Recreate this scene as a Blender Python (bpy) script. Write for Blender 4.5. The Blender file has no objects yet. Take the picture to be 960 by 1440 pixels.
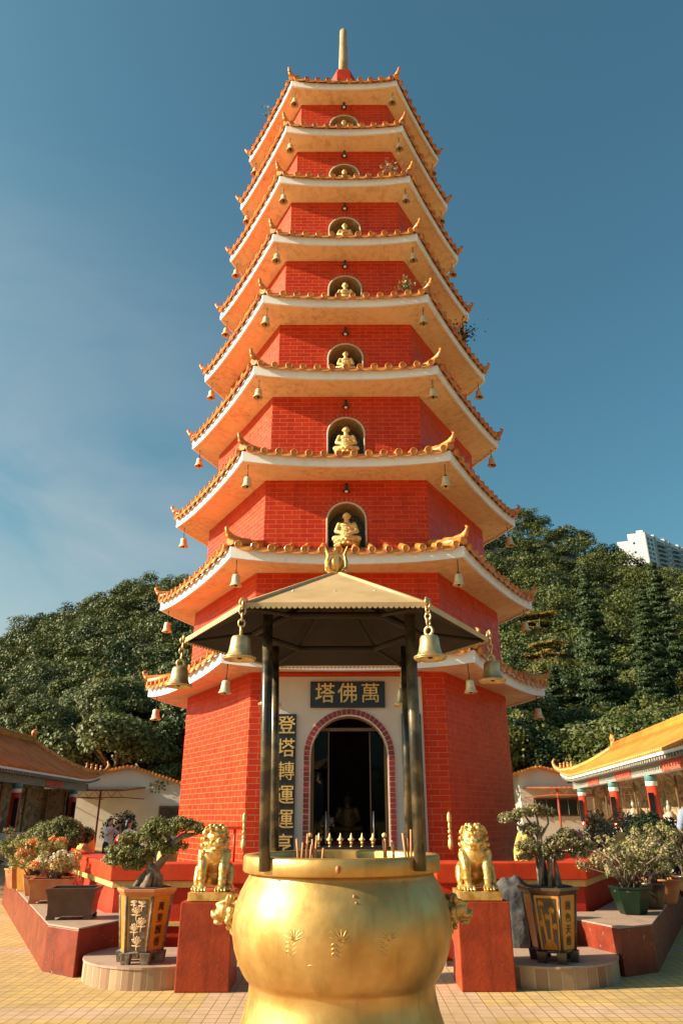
import bpy, bmesh, math, random
import numpy as np
from mathutils import Vector, Matrix

R = math.radians
PI = math.pi
random.seed(7)
NR = np.random.default_rng(11)
SC = bpy.context.scene
COL = SC.collection

# ------------------------------------------------------------------ camera
EYE = 1.55
PITCH = 22.88
cam_d = bpy.data.cameras.new('camera')
cam = bpy.data.objects.new('camera', cam_d)
COL.objects.link(cam)
cam_d.sensor_fit = 'HORIZONTAL'
cam_d.sensor_width = 36.0
cam_d.lens = 36.0 * 1013.5 / 960.0
cam_d.clip_start = 0.05
cam_d.clip_end = 3000.0
cam.matrix_world = Matrix.Translation((0, 0, EYE)) @ Matrix.Rotation(R(90 + PITCH), 4, 'X') @ Matrix.Rotation(R(-0.15), 4, 'Z')
SC.camera = cam

# ------------------------------------------------------------------ sky and sun
SUN_TO = Vector((-8.0, -1.0, 3.69)).normalized()      # direction towards the sun
SUN_ELEV = math.asin(SUN_TO.z)
SUN_ROT = math.atan2(SUN_TO.x, SUN_TO.y) % (2 * PI)
world = bpy.data.worlds.new('World')
SC.world = world
world.use_nodes = True
wn = world.node_tree
for n in list(wn.nodes):
    wn.nodes.remove(n)
w_out = wn.nodes.new('ShaderNodeOutputWorld')
w_bg = wn.nodes.new('ShaderNodeBackground')
w_bg.inputs['Strength'].default_value = 0.061
w_sky = wn.nodes.new('ShaderNodeTexSky')
w_sky.sky_type = 'NISHITA'
w_sky.sun_disc = False
w_sky.sun_elevation = SUN_ELEV
w_sky.sun_rotation = SUN_ROT
w_sky.air_density = 1.1
w_sky.dust_density = 3.4
w_sky.ozone_density = 1.0
# slight teal tint of the air and a few thin high clouds
w_mul = wn.nodes.new('ShaderNodeMix'); w_mul.data_type = 'RGBA'; w_mul.blend_type = 'MULTIPLY'
w_mul.inputs['Factor'].default_value = 1.0
w_mul.inputs['B'].default_value = (0.56, 1.00, 0.97, 1)
wn.links.new(w_sky.outputs['Color'], w_mul.inputs['A'])
w_tc = wn.nodes.new('ShaderNodeTexCoord')
w_map = wn.nodes.new('ShaderNodeMapping'); w_map.inputs['Scale'].default_value = (1.0, 1.6, 3.2)
w_map.inputs['Rotation'].default_value = (0.0, 0.25, 0.3)
w_noi = wn.nodes.new('ShaderNodeTexNoise'); w_noi.inputs['Scale'].default_value = 1.5
w_noi.inputs['Detail'].default_value = 7; w_noi.inputs['Roughness'].default_value = 0.55
w_noi.inputs['Distortion'].default_value = 0.6
w_rmp = wn.nodes.new('ShaderNodeMapRange')
w_rmp.inputs['From Min'].default_value = 0.30; w_rmp.inputs['From Max'].default_value = 0.85
w_rmp.inputs['To Min'].default_value = 0.0; w_rmp.inputs['To Max'].default_value = 0.85
w_mix = wn.nodes.new('ShaderNodeMix'); w_mix.data_type = 'RGBA'
w_mix.inputs['B'].default_value = (5.2, 5.0, 4.8, 1)
wn.links.new(w_tc.outputs['Generated'], w_map.inputs['Vector'])
wn.links.new(w_map.outputs['Vector'], w_noi.inputs['Vector'])
wn.links.new(w_noi.outputs['Fac'], w_rmp.inputs['Value'])
# clouds gather low and to the side of the sun
w_sep = wn.nodes.new('ShaderNodeSeparateXYZ')
wn.links.new(w_tc.outputs['Generated'], w_sep.inputs['Vector'])
w_lo = wn.nodes.new('ShaderNodeMapRange')
w_lo.inputs['From Min'].default_value = 0.10; w_lo.inputs['From Max'].default_value = -0.45
wn.links.new(w_sep.outputs['X'], w_lo.inputs['Value'])
w_m2 = wn.nodes.new('ShaderNodeMath'); w_m2.operation = 'MULTIPLY'
wn.links.new(w_rmp.outputs['Result'], w_m2.inputs[0]); wn.links.new(w_lo.outputs['Result'], w_m2.inputs[1])
w_hi = wn.nodes.new('ShaderNodeMapRange')
w_hi.inputs['From Min'].default_value = 0.74; w_hi.inputs['From Max'].default_value = 0.34
wn.links.new(w_sep.outputs['Z'], w_hi.inputs['Value'])
w_m3 = wn.nodes.new('ShaderNodeMath'); w_m3.operation = 'MULTIPLY'
wn.links.new(w_m2.outputs[0], w_m3.inputs[0]); wn.links.new(w_hi.outputs['Result'], w_m3.inputs[1])
wn.links.new(w_m3.outputs[0], w_mix.inputs['Factor'])
wn.links.new(w_mul.outputs['Result'], w_mix.inputs['A'])
wn.links.new(w_mix.outputs['Result'], w_bg.inputs['Color'])
wn.links.new(w_bg.outputs['Background'], w_out.inputs['Surface'])

sun_d = bpy.data.lights.new('sun', 'SUN')
sun_d.energy = 5.0
sun_d.angle = R(0.53)
sun_d.color = (1.0, 0.84, 0.62)
sun = bpy.data.objects.new('sun', sun_d)
COL.objects.link(sun)
sun.rotation_euler = (-SUN_TO).to_track_quat('-Z', 'Y').to_euler()
sun.location = (-40, -10, 40)

vs = SC.view_settings
vs.view_transform = 'Standard'
vs.look = 'None'
vs.exposure = 1.22
vs.gamma = 1.0
vs.use_curve_mapping = False

# ------------------------------------------------------------------ materials
def nt_new(name):
    m = bpy.data.materials.new(name)
    m.use_nodes = True
    t = m.node_tree
    return m, t, t.nodes['Principled BSDF']

def setc(sock, c):
    sock.default_value = (c[0], c[1], c[2], 1)

def noise(t, scale, detail=4, rough=0.55, coord='Object', dist=0.0):
    tc = t.nodes.new('ShaderNodeTexCoord')
    n = t.nodes.new('ShaderNodeTexNoise')
    n.inputs['Scale'].default_value = scale
    n.inputs['Detail'].default_value = detail
    n.inputs['Roughness'].default_value = rough
    n.inputs['Distortion'].default_value = dist
    t.links.new(tc.outputs[coord], n.inputs['Vector'])
    return n

def mixc(t, fac, a, b, mode='MIX'):
    m = t.nodes.new('ShaderNodeMix'); m.data_type = 'RGBA'; m.blend_type = mode
    if isinstance(fac, (int, float)): m.inputs['Factor'].default_value = fac
    else: t.links.new(fac, m.inputs['Factor'])
    for s, v in (('A', a), ('B', b)):
        if isinstance(v, tuple): setc(m.inputs[s], v)
        else: t.links.new(v, m.inputs[s])
    return m.outputs['Result']

def rng(t, v, a, b, c=0.0, d=1.0):
    r = t.nodes.new('ShaderNodeMapRange')
    r.inputs['From Min'].default_value = a; r.inputs['From Max'].default_value = b
    r.inputs['To Min'].default_value = c; r.inputs['To Max'].default_value = d
    t.links.new(v, r.inputs['Value'])
    return r.outputs['Result']

def bump(t, p, h, dist=0.01, strength=0.5):
    b = t.nodes.new('ShaderNodeBump')
    b.inputs['Distance'].default_value = dist; b.inputs['Strength'].default_value = strength
    t.links.new(h, b.inputs['Height']); t.links.new(b.outputs['Normal'], p.inputs['Normal'])

def mat(name, c, rough=0.6, metal=0.0, c2=None, nscale=3.0, lo=0.4, hi=0.65, bscale=None, bdist=0.004, bstr=0.5,
        rvar=0.0, spec=None, coat=0.0, detail=5, chips=None, cscale=9.0, cthr=0.66, streak=0.0):
    m, t, p = nt_new(name)
    p.inputs['Roughness'].default_value = rough
    p.inputs['Metallic'].default_value = metal
    if spec is not None: p.inputs['Specular IOR Level'].default_value = spec
    if coat: p.inputs['Coat Weight'].default_value = coat; p.inputs['Coat Roughness'].default_value = 0.15
    if c2 is None: c2 = tuple(x * 0.72 for x in c)
    n = noise(t, nscale, detail)
    f = rng(t, n.outputs['Fac'], lo, hi)
    col = mixc(t, f, tuple(c), tuple(c2))
    if streak:      # rain streaks and drips running down the thing
        tcs = t.nodes.new('ShaderNodeTexCoord'); mps = t.nodes.new('ShaderNodeMapping'); mps.inputs['Scale'].default_value = (1, 1, 0.12)
        ns = t.nodes.new('ShaderNodeTexNoise'); ns.inputs['Scale'].default_value = 14.0; ns.inputs['Detail'].default_value = 5
        t.links.new(tcs.outputs['Object'], mps.inputs['Vector']); t.links.new(mps.outputs['Vector'], ns.inputs['Vector'])
        col = mixc(t, rng(t, ns.outputs['Fac'], 0.52, 0.72, 0, streak), col, tuple(x * 0.35 for x in c))
    if chips:       # chipped paint
        nc = noise(t, cscale, 8, 0.7)
        nd = noise(t, 1.7, 3)
        ch = rng(t, nc.outputs['Fac'], cthr, cthr + 0.02)
        mk_ = t.nodes.new('ShaderNodeMath'); mk_.operation = 'MULTIPLY'
        t.links.new(ch, mk_.inputs[0]); t.links.new(rng(t, nd.outputs['Fac'], 0.45, 0.6), mk_.inputs[1])
        col = mixc(t, mk_.outputs[0], col, chips)
    t.links.new(col, p.inputs['Base Color'])
    if rvar:
        n3 = noise(t, nscale * 3.1, 4)
        t.links.new(rng(t, n3.outputs['Fac'], 0.35, 0.7, max(0.03, rough - rvar), min(1, rough + rvar)), p.inputs['Roughness'])
    if bscale:
        n2 = noise(t, bscale, 4)
        bump(t, p, n2.outputs['Fac'], bdist, bstr)
    return m

def brick_mat(name, ca, cb, mortar, bw, bh, ms, rough=0.28, offset=0.5, freq=2, dirt=0.2, bstr=0.6, bias=0.0, band=None, coat=0.0, nsc=1.1, streaks=0.0):
    """tiles laid in UV space, where one UV unit is one metre"""
    m, t, p = nt_new(name)
    tc = t.nodes.new('ShaderNodeTexCoord')
    b = t.nodes.new('ShaderNodeTexBrick')
    b.inputs['Scale'].default_value = 1.0
    b.inputs['Brick Width'].default_value = bw
    b.inputs['Row Height'].default_value = bh
    b.inputs['Mortar Size'].default_value = ms
    b.inputs['Mortar Smooth'].default_value = 0.1
    b.inputs['Bias'].default_value = bias
    b.offset = offset; b.offset_frequency = freq
    setc(b.inputs['Color1'], ca); setc(b.inputs['Color2'], cb); setc(b.inputs['Mortar'], mortar)
    t.links.new(tc.outputs['UV'], b.inputs['Vector'])
    n = noise(t, nsc, 6, 0.6)
    f = rng(t, n.outputs['Fac'], 0.42, 0.72, 0.0, dirt)
    src = b.outputs['Color']
    if band:
        src = band(t, tc, b)
    col = mixc(t, f, src, tuple(x * 0.55 for x in ca))
    if streaks:
        mps = t.nodes.new('ShaderNodeMapping'); mps.inputs['Scale'].default_value = (1, 1, 0.10)
        ns = t.nodes.new('ShaderNodeTexNoise'); ns.inputs['Scale'].default_value = 7.0; ns.inputs['Detail'].default_value = 6
        t.links.new(tc.outputs['Object'], mps.inputs['Vector']); t.links.new(mps.outputs['Vector'], ns.inputs['Vector'])
        col = mixc(t, rng(t, ns.outputs['Fac'], 0.50, 0.75, 0, streaks), col, tuple(x * 0.4 for x in ca))
        nw = noise(t, 2.3, 7, 0.65)
        col = mixc(t, rng(t, nw.outputs['Fac'], 0.60, 0.74, 0, streaks * .45), col, mortar)
    t.links.new(col, p.inputs['Base Color'])
    n2 = noise(t, 9.0, 3)
    r = rng(t, n2.outputs['Fac'], 0.3, 0.7, rough * 0.75, rough * 1.4)
    rr = t.nodes.new('ShaderNodeMath'); rr.operation = 'MAXIMUM'
    mm = t.nodes.new('ShaderNodeMath'); mm.operation = 'MULTIPLY'; mm.inputs[1].default_value = 0.85
    t.links.new(b.outputs['Fac'], mm.inputs[0])
    t.links.new(r, rr.inputs[0]); t.links.new(mm.outputs[0], rr.inputs[1])
    t.links.new(rr.outputs[0], p.inputs['Roughness'])
    inv = t.nodes.new('ShaderNodeMath'); inv.operation = 'SUBTRACT'; inv.inputs[0].default_value = 1.0
    t.links.new(b.outputs['Fac'], inv.inputs[1])
    bump(t, p, inv.outputs[0], 0.006, bstr)
    p.inputs['Specular IOR Level'].default_value = 0.22
    return m

def paver_band(t, tc, b):
    sep = t.nodes.new('ShaderNodeSeparateXYZ'); t.links.new(tc.outputs['UV'], sep.inputs[0])
    def band(v, per, w, off):
        a = t.nodes.new('ShaderNodeMath'); a.operation = 'ADD'; a.inputs[1].default_value = off; t.links.new(v, a.inputs[0])
        f = t.nodes.new('ShaderNodeMath'); f.operation = 'MODULO'; f.inputs[1].default_value = per; t.links.new(a.outputs[0], f.inputs[0])
        l = t.nodes.new('ShaderNodeMath'); l.operation = 'LESS_THAN'; l.inputs[1].default_value = w; t.links.new(f.outputs[0], l.inputs[0])
        return l.outputs[0]
    f1 = band(sep.outputs['Y'], 3.12, 0.39, 100 * 3.12 - 7.15)
    ab = t.nodes.new('ShaderNodeMath'); ab.operation = 'ABSOLUTE'; t.links.new(sep.outputs['X'], ab.inputs[0])
    lt = t.nodes.new('ShaderNodeMath'); lt.operation = 'LESS_THAN'; lt.inputs[1].default_value = 1.265; t.links.new(ab.outputs[0], lt.inputs[0])
    f2 = lt.outputs[0]
    mx = t.nodes.new('ShaderNodeMath'); mx.operation = 'MAXIMUM'
    t.links.new(f1, mx.inputs[0]); t.links.new(f2, mx.inputs[1])
    pink = mixc(t, b.outputs['Fac'], (0.55, 0.36, 0.24), (0.14, 0.085, 0.045))
    return mixc(t, mx.outputs[0], b.outputs['Color'], pink)

M = {}
M['brick'] = brick_mat('red_glazed_brick', (0.62, 0.042, 0.007), (0.52, 0.026, 0.006), (0.56, 0.20, 0.09), 0.31, 0.098, 0.0044, 0.42, dirt=0.2, streaks=0.36)
M['paver'] = brick_mat('yellow_paver', (0.60, 0.39, 0.15), (0.50, 0.33, 0.16), (0.10, 0.06, 0.03), 0.115, 0.13, 0.0035, 0.7,
                       offset=0.0, freq=2, dirt=0.75, streaks=0.35, band=paver_band, nsc=0.8)
M['paverside'] = brick_mat('tiled_kerb', (0.46, 0.32, 0.20), (0.24, 0.11, 0.07), (0.50, 0.38, 0.25), 0.13, 0.4, 0.006, 0.6, offset=0.0, dirt=0.5, nsc=5)
M['rooftile'] = mat('ochre_glazed_tile', (0.70, 0.27, 0.045), 0.38, c2=(0.42, 0.12, 0.03), nscale=5, rvar=0.12, bscale=24, bdist=0.006)
M['rooftile_dark'] = mat('weathered_glazed_tile', (0.52, 0.17, 0.04), 0.4, c2=(0.26, 0.07, 0.03), nscale=6, bscale=25, bdist=0.006)
M['orangetile'] = mat('orange_tile', (0.66, 0.25, 0.04), 0.4, c2=(0.54, 0.18, 0.03), nscale=1.2, bscale=18)
M['redtile'] = mat('dull_red_tile', (0.72, 0.23, 0.06), 0.6, c2=(0.55, 0.15, 0.045), nscale=1.2, bscale=18, spec=0.2)

def stained(name, base, stain, streak=7.0, amt=0.6, rough=0.75):
    """painted plaster with irregular water stains"""
    m, t, p = nt_new(name)
    tc = t.nodes.new('ShaderNodeTexCoord')
    mp = t.nodes.new('ShaderNodeMapping'); mp.inputs['Scale'].default_value = (1, 1, 0.35)
    n = t.nodes.new('ShaderNodeTexNoise'); n.inputs['Scale'].default_value = streak; n.inputs['Detail'].default_value = 8
    n.inputs['Roughness'].default_value = 0.7
    t.links.new(tc.outputs['Object'], mp.inputs['Vector']); t.links.new(mp.outputs['Vector'], n.inputs['Vector'])
    n2 = noise(t, 0.9, 4, 0.6)
    a = rng(t, n.outputs['Fac'], 0.46, 0.70, 0, 1)
    b = rng(t, n2.outputs['Fac'], 0.35, 0.7, 0.15, 1)
    mu = t.nodes.new('ShaderNodeMath'); mu.operation = 'MULTIPLY'
    t.links.new(a, mu.inputs[0]); t.links.new(b, mu.inputs[1])
    m3 = t.nodes.new('ShaderNodeMath'); m3.operation = 'MULTIPLY'; m3.inputs[1].default_value = amt
    t.links.new(mu.outputs[0], m3.inputs[0])
    c0 = mixc(t, rng(t, n2.outputs['Fac'], 0.35, 0.75, 0, 0.5), base, tuple(x * 0.82 for x in base))
    t.links.new(mixc(t, m3.outputs[0], c0, stain), p.inputs['Base Color'])
    p.inputs['Roughness'].default_value = rough
    bump(t, p, n.outputs['Fac'], 0.004, 0.4)
    return m
M['soffit'] = stained('peach_painted_soffit', (0.86, 0.61, 0.36), (0.40, 0.13, 0.03), amt=0.85)
M['fascia'] = stained('white_painted_fascia', (0.88, 0.88, 0.89), (0.48, 0.36, 0.26), 9, 0.35, 0.6)
M['panel'] = stained('pale_plaster_panel', (0.60, 0.53, 0.47), (0.38, 0.31, 0.26), 3, 0.5)
M['red'] = mat('red_wall_paint', (0.52, 0.036, 0.010), 0.6, c2=(0.42, 0.026, 0.008), nscale=2.5, bscale=45, bdist=0.008, bstr=0.5, spec=0.25, chips=(0.45, 0.30, 0.22), cscale=12, cthr=0.66, streak=0.35)
M['redsmooth'] = mat('red_cap_paint', (0.58, 0.050, 0.012), 0.45, spec=0.25, c2=(0.48, 0.035, 0.010), nscale=3, bscale=30, bdist=0.003, chips=(0.40, 0.22, 0.16), cscale=15, cthr=0.66, streak=0.3)
M['oxide'] = mat('oxide_red_paint', (0.36, 0.048, 0.014), 0.55, c2=(0.26, 0.034, 0.012), nscale=4, bscale=28, bdist=0.005, bstr=0.5, spec=0.25, chips=(0.30, 0.17, 0.11), cscale=16, cthr=0.64, streak=0.4)
M['ledge'] = mat('brown_red_ledge_paint', (0.22, 0.034, 0.015), 0.42, spec=0.3, c2=(0.13, 0.020, 0.010), nscale=3.5, bscale=20, bdist=0.004, rvar=0.12, chips=(0.34, 0.24, 0.18), cscale=14, cthr=0.63, streak=0.4)
M['ledgetop'] = stained('worn_ledge_top', (0.40, 0.27, 0.20), (0.18, 0.10, 0.07), 5, 0.85, 0.6)
M['yellow'] = mat('yellow_stripe_paint', (0.74, 0.50, 0.16), 0.55, c2=(0.62, 0.40, 0.13), nscale=6, bscale=30)
M['gold'] = mat('gold_paint', (0.84, 0.55, 0.20), 0.36, 0.65, c2=(0.52, 0.25, 0.05), nscale=11, rvar=0.10, bscale=60, bdist=0.0015)
M['potgold'] = mat('burner_gold_paint', (0.62, 0.39, 0.14), 0.46, 0.75, c2=(0.50, 0.28, 0.075), nscale=3.5, rvar=0.09, bscale=9, bdist=0.006, bstr=0.4, chips=(0.10, 0.06, 0.03), cscale=22, cthr=0.70, streak=0.28)
M['buddha'] = mat('pale_gold_leaf', (0.86, 0.58, 0.22), 0.48, 0.35, c2=(0.62, 0.36, 0.12), nscale=12, bscale=50, bdist=0.004)
M['brass'] = mat('cast_brass', (0.66, 0.46, 0.22), 0.40, 0.7, c2=(0.46, 0.30, 0.13), nscale=14, rvar=0.1, bscale=50, bdist=0.001)
M['bellmetal'] = mat('pale_bell_metal', (0.78, 0.58, 0.34), 0.5, 0.35, c2=(0.6, 0.40, 0.22), nscale=12)
M['canopymetal'] = mat('tan_painted_sheet', (0.56, 0.38, 0.19), 0.55, 0.15, c2=(0.47, 0.31, 0.15), nscale=4, bscale=12, bdist=0.002, rvar=0.08)
M['dark_brown'] = mat('dark_brown_ceiling', (0.022, 0.013, 0.008), 0.8, c2=(0.012, 0.008, 0.006), nscale=5)  # near-black brown, much darker than the canopy sheet above
M['post'] = mat('dark_bronze_post', (0.030, 0.026, 0.020), 0.34, 0.2, c2=(0.13, 0.095, 0.05), nscale=6, lo=0.45, hi=0.6, rvar=0.1, bscale=30, bdist=0.002)
M['black'] = mat('black_lacquer', (0.016, 0.018, 0.020), 0.28, c2=(0.010, 0.010, 0.012))
M['blackmatte'] = mat('black_metal', (0.02, 0.02, 0.02), 0.5)
M['goldletter'] = mat('gilt_lettering', (0.80, 0.52, 0.18), 0.4, 0.4)
M['maroon'] = mat('maroon_arch_brick', (0.25, 0.020, 0.020), 0.32, c2=(0.18, 0.015, 0.015), nscale=10)
M['joint'] = mat('white_joint', (0.75, 0.66, 0.58), 0.8)
M['rimpaint'] = mat('pale_rim_paint', (0.62, 0.50, 0.38), 0.7)
M['dimgold'] = mat('shaded_gold', (0.20, 0.11, 0.035), 0.5, 0.4)  # gold of the altar statue, indoor dimness put into the colour
M['oldjoint'] = mat('brick_joint', (0.50, 0.22, 0.12), 0.8)
M['dark'] = mat('shaded_interior', (0.055, 0.035, 0.026), 0.85)  # gloom behind the doors put into the wall colour
M['nichein'] = mat('cream_niche_paint', (0.52, 0.34, 0.18), 0.75, c2=(0.36, 0.20, 0.10), nscale=7)
M['nicheback'] = mat('slate_niche_back', (0.10, 0.12, 0.13), 0.7)
M['grille'] = mat('pale_wire', (0.42, 0.36, 0.28), 0.5, 0.2)
M['spire'] = mat('ochre_spire', (0.38, 0.27, 0.15), 0.7, c2=(0.26, 0.18, 0.09), nscale=4, bscale=20)
M['doorframe'] = mat('bronze_door_frame', (0.20, 0.11, 0.055), 0.4, 0.3)
M['steel'] = mat('brushed_steel', (0.6, 0.6, 0.6), 0.3, 0.9)
M['grey_stone'] = mat('grey_rock', (0.035, 0.035, 0.036), 0.95, c2=(0.09, 0.08, 0.075), nscale=9, bscale=14, bdist=0.03)
M['step'] = mat('pale_stone_step', (0.60, 0.55, 0.50), 0.6)
M['court'] = mat('inner_court_concrete', (0.22, 0.17, 0.14), 0.8)
M['glaze_brown'] = mat('brown_glaze', (0.045, 0.022, 0.014), 0.28, c2=(0.10, 0.055, 0.03), nscale=5, coat=0.3)
M['terracotta'] = mat('terracotta', (0.40, 0.125, 0.045), 0.5, c2=(0.50, 0.22, 0.08), nscale=4)
M['mustard'] = mat('mustard_glaze', (0.55, 0.24, 0.035), 0.35, c2=(0.45, 0.17, 0.03), nscale=4)
M['green_glaze'] = mat('dark_green_glaze', (0.003, 0.014, 0.007), 0.35, c2=(0.008, 0.020, 0.010), nscale=6, spec=0.3)
M['soil'] = mat('soil', (0.05, 0.032, 0.02), 0.95, bscale=30, bdist=0.02)
M['bark'] = mat('bark', (0.13, 0.088, 0.06), 0.9, c2=(0.26, 0.20, 0.15), nscale=14, bscale=30, bdist=0.02)
M['barkred'] = mat('red_brown_bark', (0.12, 0.045, 0.035), 0.9, bscale=30, bdist=0.02)
M['whitewall'] = mat('cream_render', (0.60, 0.54, 0.46), 0.85, c2=(0.52, 0.46, 0.38), nscale=0.7)
M['awning'] = mat('brown_awning_sheet', (0.10, 0.055, 0.04), 0.7)
M['orangeawning'] = mat('orange_awning_sheet', (0.40, 0.16, 0.07), 0.6)
M['redcol'] = mat('red_lacquer_column', (0.62, 0.055, 0.02), 0.3, coat=0.3)
M['greybeam'] = mat('painted_grey_beam', (0.15, 0.15, 0.15), 0.7, c2=(0.34, 0.32, 0.28), nscale=22, lo=0.45, hi=0.55)
M['redpanel'] = mat('red_relief_panel', (0.48, 0.035, 0.03), 0.5, c2=(0.60, 0.30, 0.16), nscale=24, lo=0.52, hi=0.58)
M['white'] = mat('white_paint', (0.78, 0.77, 0.74), 0.6, c2=(0.70, 0.69, 0.66))
M['teal'] = mat('teal_trim', (0.10, 0.28, 0.28), 0.5)
M['ash'] = mat('incense_ash', (0.30, 0.26, 0.22), 0.95, bscale=40, bdist=0.01)
M['incense'] = mat('orange_incense', (0.62, 0.26, 0.10), 0.8)
M['redball'] = mat('glossy_red_ball', (0.55, 0.02, 0.015), 0.25, coat=0.4)
M['ochre'] = mat('ochre_rock', (0.68, 0.40, 0.10), 0.7, c2=(0.50, 0.27, 0.07), nscale=9, bscale=12, bdist=0.02)
M['hillsoil'] = mat('hill_undergrowth', (0.022, 0.030, 0.012), 0.95, c2=(0.05, 0.045, 0.02), nscale=0.3)

def facet_glass(name, tint, a=0.5):
    m, t, p = nt_new(name)
    t.nodes.remove(p)
    out = t.nodes['Material Output']
    tr = t.nodes.new('ShaderNodeBsdfTransparent'); setc(tr.inputs['Color'], tint)
    gl = t.nodes.new('ShaderNodeBsdfGlossy'); gl.inputs['Roughness'].default_value = 0.02
    fr = t.nodes.new('ShaderNodeFresnel'); fr.inputs['IOR'].default_value = 1.5
    ad = t.nodes.new('ShaderNodeMath'); ad.operation = 'MULTIPLY'; ad.inputs[1].default_value = a
    mx = t.nodes.new('ShaderNodeMixShader')
    t.links.new(fr.outputs[0], ad.inputs[0]); t.links.new(ad.outputs[0], mx.inputs['Fac'])
    t.links.new(tr.outputs[0], mx.inputs[1]); t.links.new(gl.outputs[0], mx.inputs[2])
    t.links.new(mx.outputs[0], out.inputs['Surface'])
    return m
M['glass'] = facet_glass('door_glass', (0.60, 0.61, 0.60), 0.28)
M['showglass'] = facet_glass('show_window_glass', (0.95, 0.95, 0.93), 0.22)

def leaf_mat(name, ca, cb, cc=None, treevar=0.5, rough=0.55, trans=0.14):
    """leaves: hue differs from leaf to leaf and from tree to tree"""
    m, t, p = nt_new(name)
    g = t.nodes.new('ShaderNodeNewGeometry')
    oi = t.nodes.new('ShaderNodeObjectInfo')
    a = mixc(t, g.outputs['Random Per Island'], ca, cb)
    if cc:
        f = rng(t, oi.outputs['Random'], 0.0, 1.0, 0.0, treevar)
        a = mixc(t, f, a, cc)
    t.links.new(a, p.inputs['Base Color'])
    p.inputs['Roughness'].default_value = rough
    p.inputs['Specular IOR Level'].default_value = 0.3
    out = t.nodes['Material Output']
    tl = t.nodes.new('ShaderNodeBsdfTranslucent'); t.links.new(a, tl.inputs['Color'])
    mx = t.nodes.new('ShaderNodeMixShader'); mx.inputs['Fac'].default_value = trans
    t.links.new(p.outputs[0], mx.inputs[1]); t.links.new(tl.outputs[0], mx.inputs[2])
    t.links.new(mx.outputs[0], out.inputs['Surface'])
    return m
M['leaf_forest'] = leaf_mat('forest_leaves', (0.028, 0.050, 0.008), (0.105, 0.120, 0.022), (0.115, 0.105, 0.020), 0.8)
M['leaf_dark'] = leaf_mat('dark_forest_leaves', (0.012, 0.028, 0.008), (0.048, 0.070, 0.018), (0.04, 0.052, 0.012), 0.6)
M['leaf_grey'] = leaf_mat('grey_green_leaves', (0.045, 0.066, 0.020), (0.15, 0.165, 0.055), (0.12, 0.13, 0.035), 0.5)
M['leaf_pine'] = leaf_mat('conifer_needles', (0.016, 0.036, 0.012), (0.062, 0.088, 0.026), (0.055, 0.08, 0.022), 0.5)
M['leaf_gold'] = leaf_mat('yellowing_leaves', (0.16, 0.12, 0.018), (0.28, 0.17, 0.025), (0.1, 0.11, 0.02), 0.3)
M['leaf_bonsai'] = leaf_mat('bonsai_leaves', (0.06, 0.085, 0.020), (0.30, 0.27, 0.09), None)
M['leaf_pale'] = leaf_mat('pale_dry_leaves', (0.16, 0.12, 0.055), (0.42, 0.33, 0.19), None)
M['leaf_deep'] = leaf_mat('deep_green_leaves', (0.012, 0.028, 0.012), (0.035, 0.055, 0.02), None)
M['leaf_flower'] = leaf_mat('orange_petals', (0.90, 0.24, 0.04), (0.92, 0.50, 0.20), None)
M['leaf_fresh'] = leaf_mat('yellow_green_leaves', (0.22, 0.22, 0.05), (0.55, 0.46, 0.18), None)
M['leaf_white'] = leaf_mat('pale_petals', (0.6, 0.5, 0.35), (0.75, 0.7, 0.6), None)

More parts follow.
